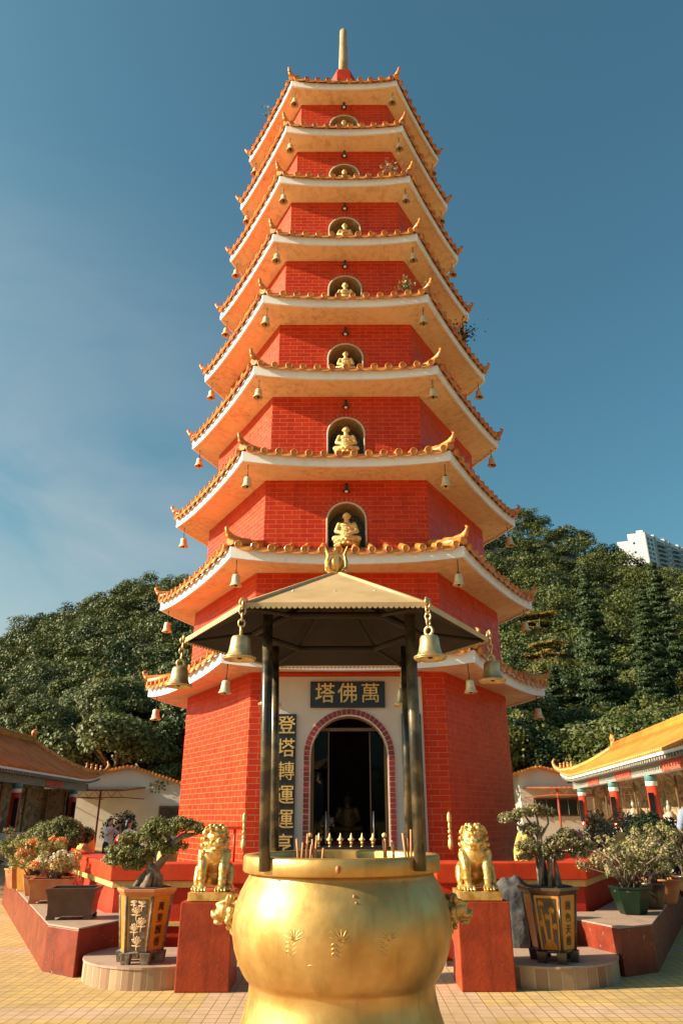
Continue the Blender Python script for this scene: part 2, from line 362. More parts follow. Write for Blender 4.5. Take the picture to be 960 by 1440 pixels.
# ------------------------------------------------------------------ mesh helpers
class MB:
    def __init__(s):
        s.v = []; s.f = []; s.m = []; s.uv = []; s.sm = []
    def face(s, pts, mi=0, uv=None, sm=False):
        i = len(s.v)
        s.v.extend([tuple(p) for p in pts])
        s.f.append(tuple(range(i, i + len(pts)))); s.m.append(mi); s.sm.append(sm)
        s.uv.append(uv)
    def add(s, verts, faces, mi=0, sm=False):
        i = len(s.v)
        s.v.extend([tuple(p) for p in verts])
        for f in faces:
            s.f.append(tuple(i + k for k in f)); s.m.append(mi); s.sm.append(sm); s.uv.append(None)
    def box(s, x0, x1, y0, y1, z0, z1, mi=0, mx=None):
        vs_ = [Vector((x, y, z)) for z in (z0, z1) for y in (y0, y1) for x in (x0, x1)]
        if mx is not None: vs_ = [mx @ v for v in vs_]
        s.add(vs_, [(0, 2, 3, 1), (4, 5, 7, 6), (0, 1, 5, 4), (2, 6, 7, 3), (0, 4, 6, 2), (1, 3, 7, 5)], mi)
    def prism(s, poly, z0, z1, mi=0, top=None, mitop=None):
        """poly counter-clockwise from above; top: another outline for a taper"""
        n = len(poly); top = top or poly
        i = len(s.v)
        s.v.extend([(p[0], p[1], z0) for p in poly] + [(p[0], p[1], z1) for p in top])
        for k in range(n):
            a, b = k, (k + 1) % n
            s.f.append((i + a, i + b, i + n + b, i + n + a)); s.m.append(mi); s.sm.append(False); s.uv.append(None)
        s.f.append(tuple(i + k for k in reversed(range(n)))); s.m.append(mi); s.sm.append(False); s.uv.append(None)
        s.f.append(tuple(i + n + k for k in range(n))); s.m.append(mi if mitop is None else mitop); s.sm.append(False); s.uv.append(None)
    def tube(s, pts, rad, n=8, mi=0, sm=True, cap=True):
        pts = [Vector(p) for p in pts]
        if not hasattr(rad, '__len__'): rad = [rad] * len(pts)
        i = len(s.v); up = Vector((0, 0, 1)); prev = None
        for k, p in enumerate(pts):
            d = (pts[min(k + 1, len(pts) - 1)] - pts[max(k - 1, 0)])
            if d.length < 1e-9: d = Vector((0, 0, 1))
            d.normalize()
            if prev is None:
                a = d.cross(up)
                if a.length < 1e-3: a = d.cross(Vector((1, 0, 0)))
            else:
                a = prev - d * prev.dot(d)
                if a.length < 1e-5: a = d.cross(up)
            a.normalize(); prev = a
            b = d.cross(a)
            for q in range(n):
                t = 2 * PI * q / n
                s.v.append(tuple(p + (a * math.cos(t) + b * math.sin(t)) * rad[k]))
        m = len(pts)
        for k in range(m - 1):
            for q in range(n):
                r = (q + 1) % n
                s.f.append((i + k * n + q, i + k * n + r, i + (k + 1) * n + r, i + (k + 1) * n + q)); s.m.append(mi); s.sm.append(sm); s.uv.append(None)
        if cap:
            s.f.append(tuple(i + q for q in reversed(range(n)))); s.m.append(mi); s.sm.append(False); s.uv.append(None)
            s.f.append(tuple(i + (m - 1) * n + q for q in range(n))); s.m.append(mi); s.sm.append(False); s.uv.append(None)
    def lathe(s, prof, n=32, c=(0, 0, 0), mi=0, sm=True, mx=None):
        i = len(s.v)
        for (r, z) in prof:
            for q in range(n):
                t = 2 * PI * q / n
                p = Vector((r * math.cos(t), r * math.sin(t), z))
                if mx is not None: p = mx @ p
                s.v.append((p[0] + c[0], p[1] + c[1], p[2] + c[2]))
        for k in range(len(prof) - 1):
            for q in range(n):
                r_ = (q + 1) % n
                s.f.append((i + k * n + q, i + k * n + r_, i + (k + 1) * n + r_, i + (k + 1) * n + q)); s.m.append(mi); s.sm.append(sm); s.uv.append(None)
        for k, rev in ((0, True), (len(prof) - 1, False)):
            if prof[k][0] > 1e-4:
                ids = [i + k * n + q for q in range(n)]
                s.f.append(tuple(reversed(ids) if rev else ids)); s.m.append(mi); s.sm.append(False); s.uv.append(None)
    def ball(s, c, r, n=12, mi=0, rot=None, sm=True):
        """ellipsoid; r scalar or triple"""
        if not hasattr(r, '__len__'): r = (r, r, r)
        h = max(4, n // 2); i = len(s.v)
        for k in range(1, h):
            ph = PI * k / h
            for q in range(n):
                t = 2 * PI * q / n
                p = Vector((r[0] * math.sin(ph) * math.cos(t), r[1] * math.sin(ph) * math.sin(t), r[2] * math.cos(ph)))
                if rot is not None: p = rot @ p
                s.v.append((p[0] + c[0], p[1] + c[1], p[2] + c[2]))
        for sg in (1, -1):
            p = Vector((0, 0, sg * r[2]))
            if rot is not None: p = rot @ p
            s.v.append((p[0] + c[0], p[1] + c[1], p[2] + c[2]))
        T = i + (h - 1) * n; B = T + 1
        fs = []
        for k in range(h - 2):
            for q in range(n):
                r_ = (q + 1) % n
                fs.append((i + k * n + q, i + (k + 1) * n + q, i + (k + 1) * n + r_, i + k * n + r_))
        for q in range(n):
            r_ = (q + 1) % n
            fs.append((T, i + q, i + r_)); fs.append((B, i + (h - 2) * n + r_, i + (h - 2) * n + q))
        for f in fs:
            s.f.append(f); s.m.append(mi); s.sm.append(sm); s.uv.append(None)
    def torus(s, c, Rr, r, n=16, k=8, rot=None, mi=0):
        i = len(s.v)
        for a in range(n):
            ta = 2 * PI * a / n
            for b in range(k):
                tb = 2 * PI * b / k
                p = Vector(((Rr + r * math.cos(tb)) * math.cos(ta), (Rr + r * math.cos(tb)) * math.sin(ta), r * math.sin(tb)))
                if rot is not None: p = rot @ p
                s.v.append((p[0] + c[0], p[1] + c[1], p[2] + c[2]))
        for a in range(n):
            for b in range(k):
                a2 = (a + 1) % n; b2 = (b + 1) % k
                s.f.append((i + a * k + b, i + a2 * k + b, i + a2 * k + b2, i + a * k + b2)); s.m.append(mi); s.sm.append(True); s.uv.append(None)
    def caps(s, a, b, ra, rb, n=12):
        """tapered limb with rounded ends"""
        a = Vector(a); b = Vector(b)
        s.tube([a, a.lerp(b, .5), b], [ra, (ra + rb) / 2, rb], n)
        s.ball(a, ra, n); s.ball(b, rb, n)
    def mesh(s, name, mats):
        me = bpy.data.meshes.new(name)
        me.from_pydata(s.v, [], s.f)
        for m_ in (mats if isinstance(mats, (list, tuple)) else [mats]): me.materials.append(m_)
        me.polygons.foreach_set('material_index', s.m)
        me.polygons.foreach_set('use_smooth', s.sm)
        if any(u is not None for u in s.uv):
            ul = me.uv_layers.new(name='UVMap'); k = 0
            for pi, p in enumerate(me.polygons):
                u = s.uv[pi]
                for q, li in enumerate(p.loop_indices):
                    if u is not None: ul.data[li].uv = u[q]
        me.update()
        return me
    def build(s, name, mats, parent=None, bevel=0.0, loc=None, weld=False, keep=False):
        me = s.mesh(name, mats)
        if weld or bevel:
            bm = bmesh.new(); bm.from_mesh(me)
            bmesh.ops.remove_doubles(bm, verts=bm.verts, dist=1e-5)
            if bevel:
                es = [e for e in bm.edges if len(e.link_faces) == 2 and e.calc_face_angle(0) > 0.5]
                bmesh.ops.bevel(bm, geom=es, offset=bevel, segments=2, profile=0.6, affect='EDGES', clamp_overlap=True)
            bm.to_mesh(me); bm.free()
        return link(name, me, parent, loc)

def link(name, me, parent=None, loc=None):
    o = bpy.data.objects.new(name, me)
    COL.objects.link(o)
    if parent is not None: o.parent = parent
    if loc is not None: o.location = loc
    return o

def tag(o, label, cat, group=None):
    o['label'] = label; o['category'] = cat
    if group: o['group'] = group
    return o

def thing(name, label, cat, loc=(0, 0, 0), rz=0.0, group=None):
    o = bpy.data.objects.new(name, None)
    COL.objects.link(o)
    o.empty_display_size = 0.2
    o.location = loc; o.rotation_euler = (0, 0, rz)
    return tag(o, label, cat, group)

def structure(o, kind='structure'):
    o['kind'] = kind
    return o

def kids(o):
    return [c for c in bpy.data.objects if c.parent == o]

def copy_tree(o, parent=None):
    c = o.copy(); COL.objects.link(c); c.parent = parent
    for ch in kids(o): copy_tree(ch, c)
    return c

def again(o, loc, rz=None, label=None, scale=None):
    c = copy_tree(o)
    c.location = loc
    if rz is not None: c.rotation_euler = (0, 0, rz)
    if label: c['label'] = label
    if scale: c.scale = (scale,) * 3
    return c

def fuse(mb, name, m, parent=None, voxel=0.01, smooth=4, loc=None):
    """melts overlapping blobs into one continuous skin"""
    me = mb.mesh('tmp', m)
    o = bpy.data.objects.new('tmp', me); COL.objects.link(o)
    md = o.modifiers.new('r', 'REMESH'); md.mode = 'VOXEL'; md.voxel_size = voxel; md.use_smooth_shade = True
    if smooth:
        ms = o.modifiers.new('s', 'SMOOTH'); ms.iterations = smooth; ms.factor = 0.5
    dg = bpy.context.evaluated_depsgraph_get()
    res = bpy.data.meshes.new_from_object(o.evaluated_get(dg))
    bpy.data.objects.remove(o); bpy.data.meshes.remove(me)
    res.name = name
    res.materials.clear(); res.materials.append(m)
    for p in res.polygons: p.use_smooth = True
    return link(name, res, parent, loc)

def text_mesh(s, size, m, name, parent, loc, rx=PI / 2, rz=0.0, bold=0.012, depth=0.01, sx=1.0):
    c = bpy.data.curves.new('t', 'FONT'); c.body = s; c.extrude = depth / size; c.offset = bold
    c.align_x = 'CENTER'; c.align_y = 'CENTER'
    o = bpy.data.objects.new('t', c); COL.objects.link(o)
    dg = bpy.context.evaluated_depsgraph_get()
    me = bpy.data.meshes.new_from_object(o.evaluated_get(dg))
    bpy.data.objects.remove(o)
    me.transform(Matrix.Diagonal((size * sx, size, size, 1)))
    me.name = name
    me.materials.clear(); me.materials.append(m)
    k = link(name, me, parent, loc); k.rotation_euler = (rx, 0, rz)
    return k

def quads_mesh(name, V, m, faces=None):
    """fast mesh from an (N*4,3) array of quad corners"""
    V = np.asarray(V, dtype=np.float32); n = len(V) // 4
    me = bpy.data.meshes.new(name)
    me.vertices.add(len(V)); me.vertices.foreach_set('co', V.ravel())
    me.loops.add(n * 4); me.loops.foreach_set('vertex_index', np.arange(n * 4, dtype=np.int32))
    me.polygons.add(n); me.polygons.foreach_set('loop_start', np.arange(0, n * 4, 4, dtype=np.int32))
    me.materials.append(m)
    me.update(calc_edges=True); me.validate()
    return me

def leaves(cen, nor, size, jitter=0.6, asp=1.5, rg=NR):
    """one small bent-free quad per point; cen, nor (N,3)"""
    n = len(cen)
    d = nor + rg.normal(size=(n, 3)) * jitter
    d /= np.linalg.norm(d, axis=1)[:, None] + 1e-9
    a = np.cross(d, rg.normal(size=(n, 3))); a /= np.linalg.norm(a, axis=1)[:, None] + 1e-9
    b = np.cross(d, a)
    s = size * rg.uniform(0.6, 1.3, n)[:, None]
    a = a * s * asp * .5; b = b * s * .5
    V = np.empty((n, 4, 3)); V[:, 0] = cen - a; V[:, 1] = cen - b * 0.9 + a * 0.1; V[:, 2] = cen + a; V[:, 3] = cen + b * 0.9 + a * 0.1
    return V.reshape(-1, 3)

def clump_points(c, r, n, rg=NR, inner=0.55, flat=1.0, hemi=-0.5):
    """points spread through the outer part of an ellipsoid, few underneath"""
    d = rg.normal(size=(int(n * 1.6) + 4, 3)); d /= np.linalg.norm(d, axis=1)[:, None]
    d = d[d[:, 2] > hemi][:n]
    rad = rg.uniform(inner, 1.0, len(d)) ** 0.5
    rr = np.asarray(r if hasattr(r, '__len__') else (r, r, r * flat), float)
    P = np.asarray(c) + d * rad[:, None] * rr
    return P, d

def hexv(s, z=0.0, c=(0, 0)):
    """vertices of a regular hexagon, flat side to the front (-Y), counter-clockwise seen from above, first = front left"""
    return [Vector((c[0] + s * math.cos(R(240 + 60 * k)), c[1] + s * math.sin(R(240 + 60 * k)), z)) for k in range(6)]

# ================================================================== GROUND AND HILL
def skyline(x):
    xs = [-260, -140, -82, -72, -62, -49, -34, 0, 20, 38, 47, 58, 63, 69, 85, 130, 260]
    zs = [18, 25, 35, 39, 43, 50, 54, 62, 66, 65.5, 65, 62, 59.5, 57.5, 52, 45, 36]
    return float(np.interp(x, xs, zs))
def terrain(x, y):
    t = min(1.0, max(0.0, (y - 44.0) / 126.0))
    h = skyline(x * (170.0 / max(y, 60.0)) ** 0.5) * (t ** 1.5)
    h += (math.sin(x * .11 + y * .05) + math.sin(x * .053 - y * .083 + 2)) * 1.4 * t
    if y > 170: h += max(0, min(1, (y - 170) / 230)) * 78 * math.exp(-((x - 215) ** 2) / 9000.0)
    return h
mb = MB()
gx = [-900, -500, -300] + list(range(-220, 221, 10)) + [300, 420, 600, 900]
gy = [44, 50, 56, 63] + list(range(70, 260, 10)) + [280, 320, 360, 400, 440, 480, 560, 700, 900]
for i in range(len(gx) - 1):
    for j in range(len(gy) - 1):
        q = [(gx[i], gy[j]), (gx[i + 1], gy[j]), (gx[i + 1], gy[j + 1]), (gx[i], gy[j + 1])]
        mb.face([(a, b, terrain(a, b) + (0.0 if b > 44 else -0.05)) for a, b in q], sm=True)
structure(mb.build('hill', M['hillsoil'], weld=True))
mb = MB()
g0 = 30.0
def gface(x0, x1, y0, y1, z):
    mb.face([(x0, y0, z), (x1, y0, z), (x1, y1, z), (x0, y1, z)], uv=[(x0, y0), (x1, y0), (x1, y1), (x0, y1)])
gface(-900, 900, -200, 60, 0.0)
structure(mb.build('ground', M['paver']))

# ================================================================== PAGODA
TX, TY = 0.10, 16.0
pagoda = thing('pagoda', 'tall red brick pagoda of nine storeys with white edged tiled eaves behind the burner', 'pagoda', (TX, TY, 0))
SR = [4.32, 4.24, 4.05, 3.83, 3.66, 3.38, 3.22, 3.03, 2.86]
EZ = [3.95, 5.87, 7.91, 10.02, 11.99, 13.97, 15.97, 17.92, 19.83]
SW = [3.45, 3.43, 3.25, 3.14, 2.97, 2.82, 2.68, 2.48, 2.35]
ZT = [3.93, 5.80, 7.81, 9.84, 11.84, 13.80, 15.79, 17.75, 19.66]
NT = [0, 5.33, 7.30, 9.30, 11.29, 13.32, 15.26, 17.26, 19.22]
SAG = 0.13
def arch_wall(mb, S, yf, zb, zt, hw, zc, zo, depth, mi=0, mr=1, mbk=2, x0=None, x1=None, cx=0.0, thick_back=True, seg=14, uvo=0.0):
    """flat wall facing -Y at y=yf with a round-headed opening; reveal of given depth and a back"""
    x0 = -S / 2 if x0 is None else x0; x1 = S / 2 if x1 is None else x1
    def q(a, b, c, d):
        P = [(a, c), (b, c), (b, d), (a, d)]
        mb.face([(x, yf, z) for x, z in P], mi, uv=[(x + uvo, z) for x, z in P])
    q(x0, cx - hw, zb, zt); q(cx + hw, x1, zb, zt)
    if zo > zb + 1e-4: q(cx - hw, cx + hw, zb, zo)
    arc = [(cx - hw * math.cos(PI * k / seg), zc + hw * math.sin(PI * k / seg)) for k in range(seg + 1)]
    for k in range(seg):
        a, b = arc[k], arc[k + 1]
        P = [a, b, (b[0], zt), (a[0], zt)]
        mb.face([(x, yf, z) for x, z in P], mi, uv=[(x + uvo, z) for x, z in P])
    if depth:
        path = [(cx - hw, zo)] + arc + [(cx + hw, zo)]
        for k in range(len(path) - 1):
            a, b = path[k], path[k + 1]
            mb.face([(a[0], yf, a[1]), (a[0], yf + depth, a[1]), (b[0], yf + depth, b[1]), (b[0], yf, b[1])], mr, sm=False)
        mb.face([(cx - hw, yf, zo), (cx + hw, yf, zo), (cx + hw, yf + depth, zo), (cx - hw, yf + depth, zo)], mr)
        if thick_back:
            mb.face([(x, yf + depth, z) for x, z in path], mbk)
    return arc

for k in range(9):
    s = SW[k]; zt = ZT[k] + 0.04
    zb = 0.0 if k == 0 else EZ[k - 1] + 0.22
    H = hexv(s)
    mb = MB()
    for j in range(1, 6):
        a, b = H[j], H[(j + 1) % 6]
        L = (b - a).length
        mb.face([(a.x, a.y, zb), (b.x, b.y, zb), (b.x, b.y, zt), (a.x, a.y, zt)], 0,
                uv=[(j * 7.03, zb), (j * 7.03 + L, zb), (j * 7.03 + L, zt), (j * 7.03, zt)])
    yf = H[0].y
    if k == 0:
        arch_wall(mb, s, yf, zb, zt, 0.66, 2.50, 0.16, 0.35, cx=0.02, thick_back=False)
    else:
        zc = NT[k] - 0.37; zo = EZ[k - 1] + 0.47
        arch_wall(mb, s, yf, zb, zt, 0.37, zc, zo, 0.50)
    w = mb.build('wall', [M['brick'], M['nichein'], M['nicheback']], pagoda)
    if k > 0:
        # wire grille at the back of the niche
        mb = MB(); y = yf + 0.47
        hw = 0.36
        for q in range(-5, 6):
            x = q * 0.07
            top = zc + math.sqrt(max(0, hw * hw - x * x)) - 0.01
            mb.tube([(x, y, zo), (x, y, top)], 0.005, 4)
        zz = zo + .05
        while zz < zc + hw - 0.03:
            hx = hw if zz < zc else math.sqrt(max(0, hw * hw - (zz - zc) ** 2))
            mb.tube([(-hx, y - .006, zz), (hx, y - .006, zz)], 0.005, 4); zz += 0.07
        mb.build('grille', M['grille'], w)
        # radiating brick joints round the niche head
        mb = MB()
        for q in range(17):
            t = PI * q / 16
            r0, r1 = 0.385, 0.50
            d = Vector((math.cos(t), 0, math.sin(t))); n = Vector((-math.sin(t), 0, math.cos(t))) * 0.005
            c0 = Vector((0, yf - 0.004, zc))
            mb.face([c0 + d * r0 - n, c0 + d * r1 - n, c0 + d * r1 + n, c0 + d * r0 + n])
        mb.build('arch_joints', M['oldjoint'], w)
        mb = MB()
        arc_ = [(-.385, yf - .008, zo)] + [(-.385 * math.cos(PI * q / 18), yf - .008, zc + .385 * math.sin(PI * q / 18)) for q in range(19)] + [(.385, yf - .008, zo)]
        mb.tube(arc_, .020, 6); mb.build('niche_rim', M['rimpaint'], w)
        # small lamp above the niche
        mb = MB(); zl = NT[k] + 0.22
        mb.tube([(0, yf, zl + .14), (0, yf - .10, zl + .14)], 0.022, 8)
        mb.tube([(0, yf - .10, zl + .17), (0, yf - .10, zl + .04)], 0.035, 10)
        mb.lathe([(0.0, .05), (0.035, .05), (0.07, .015), (0.078, 0.0), (0.06, 0.0)], 14, c=(0, yf - .10, zl))
        lp = mb.build('lamp', M['blackmatte'], w)
        mb = MB(); mb.ball((0, yf - .10, zl + .01), 0.042, 10); mb.build('bulb', M['white'], w)

    # ---------------- roof
    sr = SR[k]; e = EZ[k]; fh = 0.21
    top_s = SW[k + 1] if k < 8 else 0.40
    top_z = e + 0.50 if k < 8 else 22.2
    ov = (sr - top_s) * 0.866
    def sag(u): return -SAG * (1 - min(1, abs(2 * u / sr)) ** 2.4)
    NS = 14
    E = hexv(sr)
    def frame(j, s_):
        a, b = hexv(s_)[j], hexv(s_)[(j + 1) % 6]
        t = (b - a).normalized(); n = Vector((t.y, -t.x, 0)); mid = (a + b) / 2
        return mid, t, n
    mbS = MB(); mbF = MB(); mbD = MB(); mbT = MB(); mbH = []
    for j in range(6):
        mid, t, n = frame(j, sr)
        wa, wb = hexv(SW[k])[j], hexv(SW[k])[(j + 1) % 6]
        ta, tb = hexv(top_s)[j], hexv(top_s)[(j + 1) % 6]
        for q in range(NS):
            f0, f1 = q / NS, (q + 1) / NS
            u0, u1 = (f0 - .5) * sr, (f1 - .5) * sr
            p0, p1 = mid + t * u0, mid + t * u1
            z0, z1 = e + sag(u0), e + sag(u1)
            w0, w1 = wa.lerp(wb, f0), wa.lerp(wb, f1)
            zi = ZT[k]
            i0, i1 = p0 - n * 0.05, p1 - n * 0.05
            # keep the inner line of the fascia mitred at the corners
            i0 = i0 - t * 0.029 * (2 * f0 - 1); i1 = i1 - t * 0.029 * (2 * f1 - 1)
            mbS.face([(i0.x, i0.y, z0 + .02), (w0.x, w0.y, zi), (w1.x, w1.y, zi), (i1.x, i1.y, z1 + .02)], sm=True)
            mbF.face([(p0.x, p0.y, z0), (p1.x, p1.y, z1), (p1.x, p1.y, z1 + fh), (p0.x, p0.y, z0 + fh)], sm=True)
            mbF.face([(i0.x, i0.y, z0), (i1.x, i1.y, z1), (p1.x, p1.y, z1), (p0.x, p0.y, z0)])
            mbF.face([(i0.x, i0.y, z0 + .02), (i1.x, i1.y, z1 + .02), (i1.x, i1.y, z1), (i0.x, i0.y, z0)])
            g0_, g1_ = ta.lerp(tb, f0), ta.lerp(tb, f1)
            mbD.face([(p0.x + n.x * .03, p0.y + n.y * .03, z0 + fh + .015), (p1.x + n.x * .03, p1.y + n.y * .03, z1 + fh + .015), (g1_.x, g1_.y, top_z), (g0_.x, g0_.y, top_z)])
        # tile rows
        cnt = max(8, int(round(sr / 0.300)))
        pit = sr / cnt
        for q in range(cnt):
            u = (q + 0.5) * pit - sr / 2
            zt0 = e + sag(u) + fh + 0.030
            run = 1.0 if abs(u) < top_s / 2 else max(0.05, (sr / 2 - abs(u)) / ((sr - top_s) / 2))
            pa = mid + t * u + n * 0.085
            pb = mid + t * u - n * (ov * run)
            zb_ = zt0 + (top_z + 0.03 - zt0) * run
            mbT.tube([(pa.x, pa.y, zt0), (pb.x, pb.y, zb_)], 0.062, 6, cap=False)
            # round end tile: disc with raised rim
            ax = Vector((n.x, n.y, -0.10)).normalized()
            rot = ax.to_track_quat('Z', 'X').to_matrix()
            c = Vector((pa.x, pa.y, zt0 + random.uniform(-.006, .006)))
            rr = 0.072 + random.uniform(-.004, .004)
            mbT.lathe([(rr, -0.05), (rr, 0.012), (rr * .86, 0.020), (rr * .74, 0.004), (rr * .35, 0.004), (rr * .2, 0.014), (0.0, 0.016)], 12, c=c, mx=rot, sm=False)
            # drip tile hanging between two round ends
            ud = u + pit / 2
            if q < cnt - 1:
                zd = e + sag(ud) + fh + 0.052 + random.uniform(-.006, .006)
                pd = mid + t * ud + n * (0.055 + random.uniform(0, .012))
                outer = [(math.cos(R(a)), math.sin(R(a))) for a in range(192, 349, 12)]
                poly = [(x * pit * .50, y * 0.125) for x, y in outer]
                up = [(x * .95, -0.045 - 0.02 * (1 - (x / (pit * .5)) ** 2) + 0.03) for x, _ in reversed(poly)]
                P = poly + up
                tilt = -0.22
                def W3(x, y, d):
                    v = pd + t * x + n * (d + y * tilt * -1 * -1)
                    return (v.x, v.y, zd + y)
                F_ = [W3(x, y, 0.014) for x, y in P]; B_ = [W3(x, y, -0.010) for x, y in P]
                i = len(mbT.v); m_ = len(P)
                mbT.add(F_ + B_, [tuple(range(m_)), tuple(reversed(range(m_, 2 * m_)))] + [(a, m_ + a, m_ + (a + 1) % m_, (a + 1) % m_) for a in range(m_)])
    roof = mbS.build('roof', M['soffit'], pagoda)
    mbD.build('deck', M['rooftile_dark'], roof)
    mbF.build('fascia', M['fascia'], roof)
    mbT.build('roof_tiles', M['rooftile'], roof)
    for j in range(6):
        c = E[j]; d = Vector((c.x, c.y, 0)).normalized()
        g = hexv(top_s)[j]
        hm = MB()
        z0 = e + fh + 0.07
        hm.tube([(c.x + d.x * .02, c.y + d.y * .02, z0 + .03), tuple(c.lerp(g, .5) + Vector((0, 0, (z0 + top_z) / 2 + .02))), (g.x, g.y, top_z + .07)], 0.085, 8)
        hm.tube([(c.x - d.x * .55, c.y - d.y * .55, z0 + .22 + (.25 if k == 8 else 0)), (c.x - d.x * .28, c.y - d.y * .28, z0 + .14), (c.x, c.y, z0 + .12), (c.x + d.x * .11, c.y + d.y * .11, z0 + .17),
                 (c.x + d.x * .15, c.y + d.y * .15, z0 + .25), (c.x + d.x * .09, c.y + d.y * .09, z0 + .29)], [0.045, 0.055, 0.060, 0.045, 0.03, 0.014], 8)
        tang = Vector((-d.y, d.x, 0))
        hm.lathe([(0.0, -.05), (.055, -.04), (.06, 0), (.055, .04), (0, .04)], 12, c=(c.x + d.x * .06, c.y + d.y * .06, z0 + .13), mx=tang.to_track_quat('Z', 'X').to_matrix())
        hm.build('hip_ridge', M['rooftile'], roof)

# spire
mb = MB()
mb.prism([(p.x, p.y) for p in hexv(.42)], 22.1, 23.35); mb.prism([(p.x, p.y) for p in hexv(.36)], 23.35, 23.52)
spb = mb.build('spire', M['red'], pagoda)
mb = MB()
mb.lathe([(0.0, 23.4), (.165, 23.4), (.150, 24.2), (.125, 25.2), (.115, 25.80), (0, 25.82)], 20)
mb.build('mast', M['spire'], spb)

# ground storey: pale panel with arched doorway
yf = -SW[0] * .8660254
mb = MB()
arch_wall(mb, 0, yf - 0.03, 0.16, 3.84, 0.66, 2.50, 0.16, 0.06, x0=-1.29, x1=1.31, cx=0.02, thick_back=False)
mb.face([(-1.29, yf - .03, .16), (-1.29, yf - .03, 3.84), (-1.29, yf, 3.84), (-1.29, yf, .16)])
mb.face([(1.31, yf - .03, .16), (1.31, yf, .16), (1.31, yf, 3.84), (1.31, yf - .03, 3.84)])
dp = mb.build('door_surround', [M['panel'], M['panel'], M['panel']], pagoda)
mb = MB(); mbj = MB()
r0, r1 = 0.662, 0.785; zc = 2.50; yb = yf - .045
def band_seg(m_, a0, a1, ra, rb, y0, y1):
    P = []
    for a in (a0, a1):
        for r in (ra, rb): P.append((0.02 + r * math.cos(a), zc + r * math.sin(a)))
    v = [(P[0][0], y0, P[0][1]), (P[1][0], y0, P[1][1]), (P[3][0], y0, P[3][1]), (P[2][0], y0, P[2][1])]
    w_ = [(x, y1, z) for x, _, z in v]
    m_.add(v + w_, [(0, 1, 2, 3), (7, 6, 5, 4), (0, 4, 5, 1), (1, 5, 6, 2), (2, 6, 7, 3), (3, 7, 4, 0)])
nb = 27
for q in range(nb):
    a0 = PI * (q + .07) / nb; a1 = PI * (q + .93) / nb
    band_seg(mb, a0, a1, r0 + .018, r1 - .012, yb - .012, yf - .02)
    band_seg(mbj, PI * q / nb, PI * (q + 1) / nb, r0 - .004, r1, yb, yf - .02)
z = zc
while z > 0.2:
    for sx in (-1, 1):
        xa, xb = 0.02 + sx * (r0 + .018), 0.02 + sx * (r1 - .012)
        mb.box(min(xa, xb), max(xa, xb), yb - .012, yf - .02, z - .078, z - .006)
    z -= .084
for sx in (-1, 1):
    xa, xb = 0.02 + sx * (r0 - .004), 0.02 + sx * r1
    mbj.box(min(xa, xb), max(xa, xb), yb, yf - .02, .165, zc)
at = mb.build('arch_trim', M['maroon'], dp)
mbj.build('arch_joints', M['joint'], dp)
# threshold band above the panel
mb = MB(); mb.box(-1.35, 1.37, yf - .05, yf, 3.845, 3.90); mb.build('lintel_band', M['redsmooth'], dp)
# doors: bronze frames and glass
mb = MB()
yd = yf + .26
mb.box(-.64, -.59, yd - .03, yd + .03, .16, 3.0); mb.box(.63, .68, yd - .03, yd + .03, .16, 3.0)
mb.box(-.60, .64, yd - .03, yd + .03, 2.93, 2.985)
fr = mb.build('door_frame', M['doorframe'], pagoda)
for sx, xa, xb in ((-1, -.585, -.335), (1, .385, .625)):
    mb = MB(); mb.box(xa, xb, yd - .006, yd + .006, .18, 2.92)
    d = mb.build('door', M['glass'], pagoda)
    mb = MB()
    xs = xb if sx < 0 else xa
    mb.box(xs - .008, xs + .008, yd - .014, yd + .014, .18, 2.92)
    mb.build('stile', M['doorframe'], d)
    mb = MB(); xh = xs - sx * -.05 * -1
    xh = xs + (-.04 if sx < 0 else .04)
    mb.tube([(xh, yd - .06, 1.12), (xh, yd - .06, 1.62)], .014, 8)
    mb.tube([(xh, yd - .06, 1.17), (xh, yd, 1.17)], .009, 6); mb.tube([(xh, yd - .06, 1.57), (xh, yd, 1.57)], .009, 6)
    mb.build('handle', M['steel'], d)
# dark inner chamber
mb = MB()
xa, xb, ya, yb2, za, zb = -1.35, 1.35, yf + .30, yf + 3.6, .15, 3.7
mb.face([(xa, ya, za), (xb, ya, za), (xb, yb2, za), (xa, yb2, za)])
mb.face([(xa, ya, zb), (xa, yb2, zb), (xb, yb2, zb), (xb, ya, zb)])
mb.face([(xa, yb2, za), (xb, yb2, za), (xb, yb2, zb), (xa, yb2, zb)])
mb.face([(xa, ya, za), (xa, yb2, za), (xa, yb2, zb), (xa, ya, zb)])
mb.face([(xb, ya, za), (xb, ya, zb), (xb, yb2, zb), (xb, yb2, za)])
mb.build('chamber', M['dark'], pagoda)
# floodlights and camera on the side walls
def fl(j, k, f, z, m):
    a, b = hexv(SW[k])[j], hexv(SW[k])[(j + 1) % 6]
    t = (b - a).normalized(); n = Vector((t.y, -t.x, 0)); p = a.lerp(b, f)
    mb = MB()
    q = p + n * .12
    mb.tube([(p.x, p.y, z), (q.x, q.y, z)], .018, 6)
    r = q + n * .12 - t * .05
    mb.tube([(q.x, q.y, z + .03), (r.x, r.y, z - .02)], [.045, .055], 10)
    mb.build('floodlight', m, pagoda)
fl(5, 2, .62, 6.85, M['blackmatte']); fl(5, 1, .72, 4.95, M['blackmatte']); fl(1, 1, .42, 4.75, M['mustard'])

